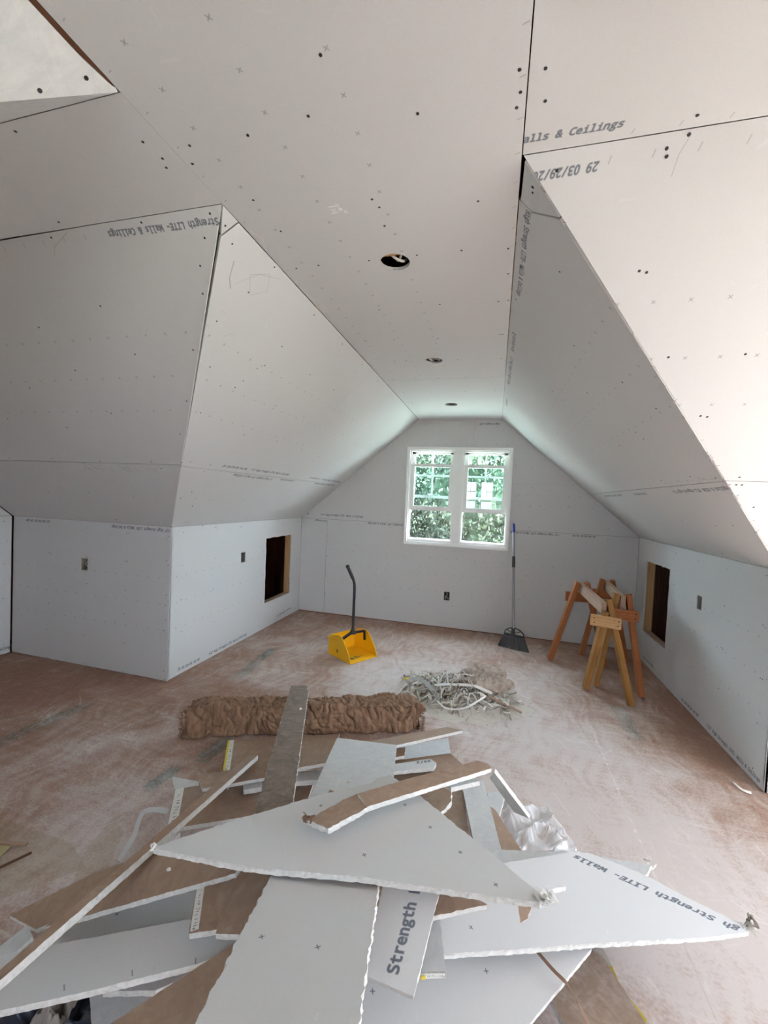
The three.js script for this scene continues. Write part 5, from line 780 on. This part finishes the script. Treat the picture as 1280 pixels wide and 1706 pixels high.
// torn paper at corners
const torn = std({ color: srgb(226, 222, 214), side: THREE.DoubleSide, roughness: 0.9 }), tornBrown = std({ color: srgb(120, 92, 74), side: THREE.DoubleSide, roughness: 0.9 });
function tearAt(key, p, n, s, m = torn) { const gs = []; for (let i = 0; i < n; i++) { const a = p.clone().add(V(rr(-s, s), rr(-s * 0.4, s * 0.3), rr(-s, s))); gs.push(ribbon([a, a.clone().add(V(rr(-s, s), rr(0, s), rr(-s, s))), a.clone().add(V(rr(-s, s) * 1.5, rr(-s * 0.2, s * 1.2), rr(-s, s) * 1.5))], rr(s * 0.2, s * 0.8), V(rr(-1, 1), 1, rr(-1, 1)).normalize(), rr(-2, 2), 6)); } const q = part('torn_paper', gs, m, placed[key].g); return q; }
{
  const far = (key, f) => placed[key].pts.reduce((a, b) => (f(b) > f(a) ? b : a));
  tearAt('P1', far('P1', (p) => p.x), 14, 0.012); tearAt('P1', far('P1', (p) => -p.x), 6, 0.008);
  // the rolled-up torn tip of the long triangle
  const tip = far('P6', (p) => p.x), curl = [];
  for (let k = 0; k < 6; k++) { const pts = [], a0 = rr(0, 6), r0 = rr(0.007, 0.015); for (let i = 0; i < 5; i++) { const a = a0 + i * 0.6, r = r0 * (1 - i * 0.08); pts.push(tip.clone().add(V(0.002 + Math.cos(a) * r, 0.018 + Math.sin(a) * r * 1.1, rr(-0.02, 0.012) + i * 0.003))); } curl.push(ribbon(pts, rr(0.006, 0.014), V(rr(-0.4, 0.4), rr(-0.4, 0.4), 1).normalize(), rr(-1.2, 1.2), 14)); }
  part('paper_curl', curl, std({ color: srgb(178, 170, 158), side: THREE.DoubleSide, roughness: 0.9 }), placed.P6.g); tearAt('P6', tip.clone().add(V(-0.015, 0.004, 0.01)), 10, 0.01);
  tearAt('P5', placed.P5.pts[0].clone().lerp(placed.P5.pts[1], 0.5), 1, 0.004);
  tearAt('P6c', far('P6c', (p) => p.x), 5, 0.012); tearAt('P2a', far('P2a', (p) => -p.x), 16, 0.009, tornBrown); tearAt('P14', far('P14', (p) => p.z).clone(), 4, 0.01);
  tapeEdge('P20', nearest('P20', far('P20', (p) => -p.x + p.z * -0.3)), nearest('P20', far('P20', (p) => -p.x + p.z * 1.5)), 0.03, true);
  tapeEdge('P22', nearest('P22', V(-1.33, 0.16, -1.62)), nearest('P22', V(-1.19, 0.2, -1.36)), 0.035, false);
  tapeEdge('P15', 0, 5, 0.02, false);
  const p5 = placed.P5.pts.slice().sort((a, b) => b.z - a.z); part('edge_tape', bar(p5[0].clone().add(V(0, -0.006, 0.004)), p5[1].clone().add(V(0, -0.006, 0.004)), 0.012, 0.004, V(0, 1, 0), 0.001), M.tape, placed.P5.g); part('edge_tape', bar(p5[0].clone().lerp(p5[1], p5[0].x < p5[1].x ? 0.1 : 0.72).add(V(0, -0.006, 0.008)), p5[0].clone().lerp(p5[1], p5[0].x < p5[1].x ? 0.28 : 0.9).add(V(0, -0.006, 0.008)), 0.009, 0.003, V(0, 1, 0), 0.001), M.yellowTape, placed.P5.g);
}
// thin brown paper strip and tape ribbons at the lower right of the pile
top('paper_strip', ribbon([V(0.160, 0.318, -1.17), V(0.205, 0.314, -1.13), V(0.236, 0.312, -1.108), V(0.27, 0.25, -1.125), V(0.312, 0.185, -1.125)], 0.01, V(0, 1, 0), 0.2, 20), tornBrown, 'thin brown paper strip crossing the big grey sheet corner', 'paper strip');
{
  const R = [[0.384, 0.10, -1.455], [0.409, 0.08, -1.41], [0.431, 0.06, -1.366], [0.463, 0.05, -1.337], [0.490, 0.04, -1.306], [0.500, 0.04, -1.275], [0.486, 0.05, -1.24]].map((q) => V(...q)), t = thing('paper_tape', 'curled white tape with a yellow band beside the glossy brown board', 'tape');
  part('tape_band', ribbon(R, 0.034, V(-0.35, 0.85, 0.4).normalize(), 0.5, 40), torn, t); part('tape_end', ribbon(R.slice(1, 5).map((q) => q.clone().add(V(0.012, 0.006, 0.002))), 0.009, V(-0.35, 0.85, 0.4).normalize(), 0.3, 20), M.yellowTape, t); part('tape_tear', ribbon(R.slice(0, 4).map((q) => q.clone().add(V(-0.012, 0.012, 0.0))), 0.01, V(1, 0.4, 0), 0.6, 20), M.black, t);
  const Lr = [[-1.316, 0.10, -1.492], [-1.36, 0.11, -1.475], [-1.402, 0.11, -1.449], [-1.385, 0.10, -1.40], [-1.362, 0.09, -1.363], [-1.345, 0.08, -1.31], [-1.33, 0.07, -1.26]].map((q) => V(...q));
  top('paper_tape', ribbon(Lr, 0.02, V(1, 0.25, 0.3).normalize(), 0.4, 40), std({ color: srgb(188, 186, 182), side: THREE.DoubleSide }), 'folded pale tape at the left edge of the scrap pile', 'tape');
  top('paper_strip', ribbon([V(1.375, 0.006, -2.735), V(1.372, 0.012, -2.70), V(1.385, 0.01, -2.668), V(1.42, 0.006, -2.662)], 0.014, V(0.3, 1, 0), 0.8, 16), torn, 'white paper curl on the floor by the right wall corner', 'paper strip');
}
// scraps at the left edge
top('wood_splinter', [bar(V(-1.80, 0.012, -1.13), V(-1.745, 0.014, -1.235), 0.008, 0.008), bar(V(-1.86, 0.008, -1.05), V(-1.80, 0.012, -1.132), 0.011, 0.009)], M.darkwood, 'dark wood splinter on the floor at the left', 'splinter');
top('wood_splinter', bar(V(-1.92, 0.010, -1.235), V(-1.81, 0.010, -1.262), 0.016, 0.008), M.oldwood, 'short pale wood splinter on the floor at the left', 'splinter');
{
  const c = [[-1.96, -1.22], [-1.86, -1.235], [-1.84, -1.17], [-1.90, -1.12], [-1.97, -1.14]];
  top('paper_scrap', slab({ contour: c, P: (u, v) => V(u, 0.006 + 0.004 * Math.sin(u * 60), v), n: V(0, 1, 0), t: 0.002, uv: metreUV() }), std({ color: srgb(178, 164, 120) }), 'yellowish paper scrap on the floor at the left', 'paper scrap');
}
// crumbs of gypsum lying on offcuts
{
  const proto = (() => { const g = new THREE.DodecahedronGeometry(1, 1), p = g.attributes.position; for (let i = 0; i < p.count; i++) { const v = V(p.getX(i), p.getY(i), p.getZ(i)), k = 1 + 0.45 * noise(v.x * 1.6, v.y * 1.6, v.z * 1.6); p.setXYZ(i, v.x * k, v.y * k, v.z * k); } g.computeVertexNormals(); return g; })();
  const on = (key, u, v) => { const o = placed[key], c = o.pts.reduce((s, p) => s.add(p), V(0, 0, 0)).multiplyScalar(1 / o.pts.length); return c.addScaledVector(o.U, u).addScaledVector(o.W, v); };
  const put = (key, u, v, s, label) => { const m = top('gypsum_crumb', proto, M.gypsum, label, 'crumb', 'gypsum crumbs on the offcuts'), p = on(key, u, v).addScaledVector(placed[key].n, s * 0.4); m.position.copy(p); m.scale.set(s * 1.3, s * 0.7, s); m.rotation.y = u * 90; };
  put('P28', 0.0, -0.12, 0.006, 'gypsum crumb on the white trapezoid, the one nearer the insulation'); put('P28', -0.08, -0.04, 0.006, 'gypsum crumb on the white trapezoid, the one nearer the big triangle');
  put('P22', 0.02, 0.03, 0.012, 'larger gypsum crumb on the wide brown-backed offcut'); put('P22', -0.08, 0.08, 0.005, 'tiny gypsum crumb on the wide brown-backed offcut');
  put('P40', 0.02, 0.30, 0.007, 'gypsum crumb near the lower end of the weathered board'); put('P10', 0.0, 0.0, 0.005, 'gypsum crumb on the dusty brown sheet');
}
// clear plastic sheet and dark plastic bag
function crumple(nu, nv, P, amp, f, s) {
  const pos = [], idx = [], uv = [];
  for (let i = 0; i <= nu; i++) for (let j = 0; j <= nv; j++) { const p = P(i / nu, j / nv), e = Math.min(1, 6 * Math.min(i / nu, 1 - i / nu, j / nv, 1 - j / nv) + 0.25); const r = Math.abs(noise(p.x * f, p.z * f, s)) + 0.5 * Math.abs(noise(p.x * f * 2.3, p.z * f * 2.3, s + 4)); p.y += Math.max(0, amp * (1 - 1.6 * r) * e); pos.push(p.x, Math.max(0.0015, p.y), p.z); uv.push(i / nu, j / nv); if (i < nu && j < nv) { const k = i * (nv + 1) + j; idx.push(k, k + 1, k + nv + 1, k + 1, k + nv + 2, k + nv + 1); } }
  const g = new THREE.BufferGeometry(); g.setAttribute('position', new THREE.Float32BufferAttribute(pos, 3)); g.setAttribute('uv', new THREE.Float32BufferAttribute(uv, 2)); g.setIndex(idx); g.computeVertexNormals(); return g;
}
const quad = (a, b, c, d) => (s, t) => { const p = a.clone().lerp(b, s), q = d.clone().lerp(c, s); return p.lerp(q, t); };
top('plastic_sheet', crumple(64, 56, quad(V(0.10, 0.004, -2.16), V(0.33, 0.004, -2.17), V(0.455, 0.004, -1.93), V(0.14, 0.004, -1.80)), 0.055, 8, 2), new THREE.MeshPhysicalMaterial({ color: new THREE.Color(0.98, 0.99, 1), transmission: 0.72, thickness: 0, roughness: 0.1, ior: 1.5, clearcoat: 1, clearcoatRoughness: 0.06, side: THREE.DoubleSide }), 'crumpled clear plastic sheet beside the hanging strip end', 'plastic sheet');
top('plastic_bag', crumple(50, 40, quad(V(-1.42, 0.02, -0.86), V(-1.03, 0.02, -0.95), V(-0.92, 0.02, -0.72), V(-1.35, 0.02, -0.66)), 0.09, 8, 6), std({ color: srgb(44, 48, 60), roughness: 0.28, side: THREE.DoubleSide }), 'dark glossy plastic bag at the bottom left', 'plastic bag');
top('paper_scrap', crumple(30, 30, quad(V(-1.15, 0.06, -0.90), V(-1.08, 0.06, -0.93), V(-1.03, 0.06, -0.80), V(-1.12, 0.06, -0.78)), 0.07, 22, 9), std({ color: srgb(150, 142, 132), roughness: 0.7, side: THREE.DoubleSide }), 'crumpled grey paper on the dark plastic bag', 'paper scrap');

// offcuts buried in the pile that carry the upper ones
const buried = [[-0.32, -1.06, 0.52, 0.34, 0.012, 0.3], [-0.30, -1.10, 0.46, 0.30, 0.05, -0.2], [-0.38, -1.12, 0.50, 0.26, 0.09, 0.5], [-0.28, -1.08, 0.42, 0.30, 0.135, 0.1], [-0.36, -1.12, 0.40, 0.26, 0.18, -0.4], [-0.32, -1.12, 0.38, 0.24, 0.225, 0.35], [-0.36, -1.14, 0.34, 0.24, 0.27, -0.1], [-0.34, -1.14, 0.32, 0.22, 0.315, 0.4], [-0.36, -1.15, 0.30, 0.2, 0.36, 0.0], [-0.36, -1.16, 0.28, 0.18, 0.405, 0.3], [-0.38, -1.16, 0.26, 0.16, 0.45, -0.2], [-0.38, -1.16, 0.24, 0.15, 0.495, 0.1], [-0.38, -1.16, 0.22, 0.14, 0.54, 0.2]];
for (const [x, z, w, d, y, a] of buried) {
  const t = thing('drywall_offcut', 'offcut buried inside the scrap pile under the largest triangle', 'drywall scrap', 'offcuts buried in the scrap pile'), c = Math.cos(a), s = Math.sin(a), q = [[-w / 2, -d / 2], [w / 2, -d / 2], [w / 2, d / 2], [-w / 2, d / 2]].flatMap(([u, v]) => [x + u * c - v * s, y + 0.0145, z + u * s + v * c]);
  offcut(t, 'Q' + y, rnd() < 0.5 ? 'g' : 'b', '', 0.0145, q, [0, 1, 0]);
}
renderer.render(scene, camera);
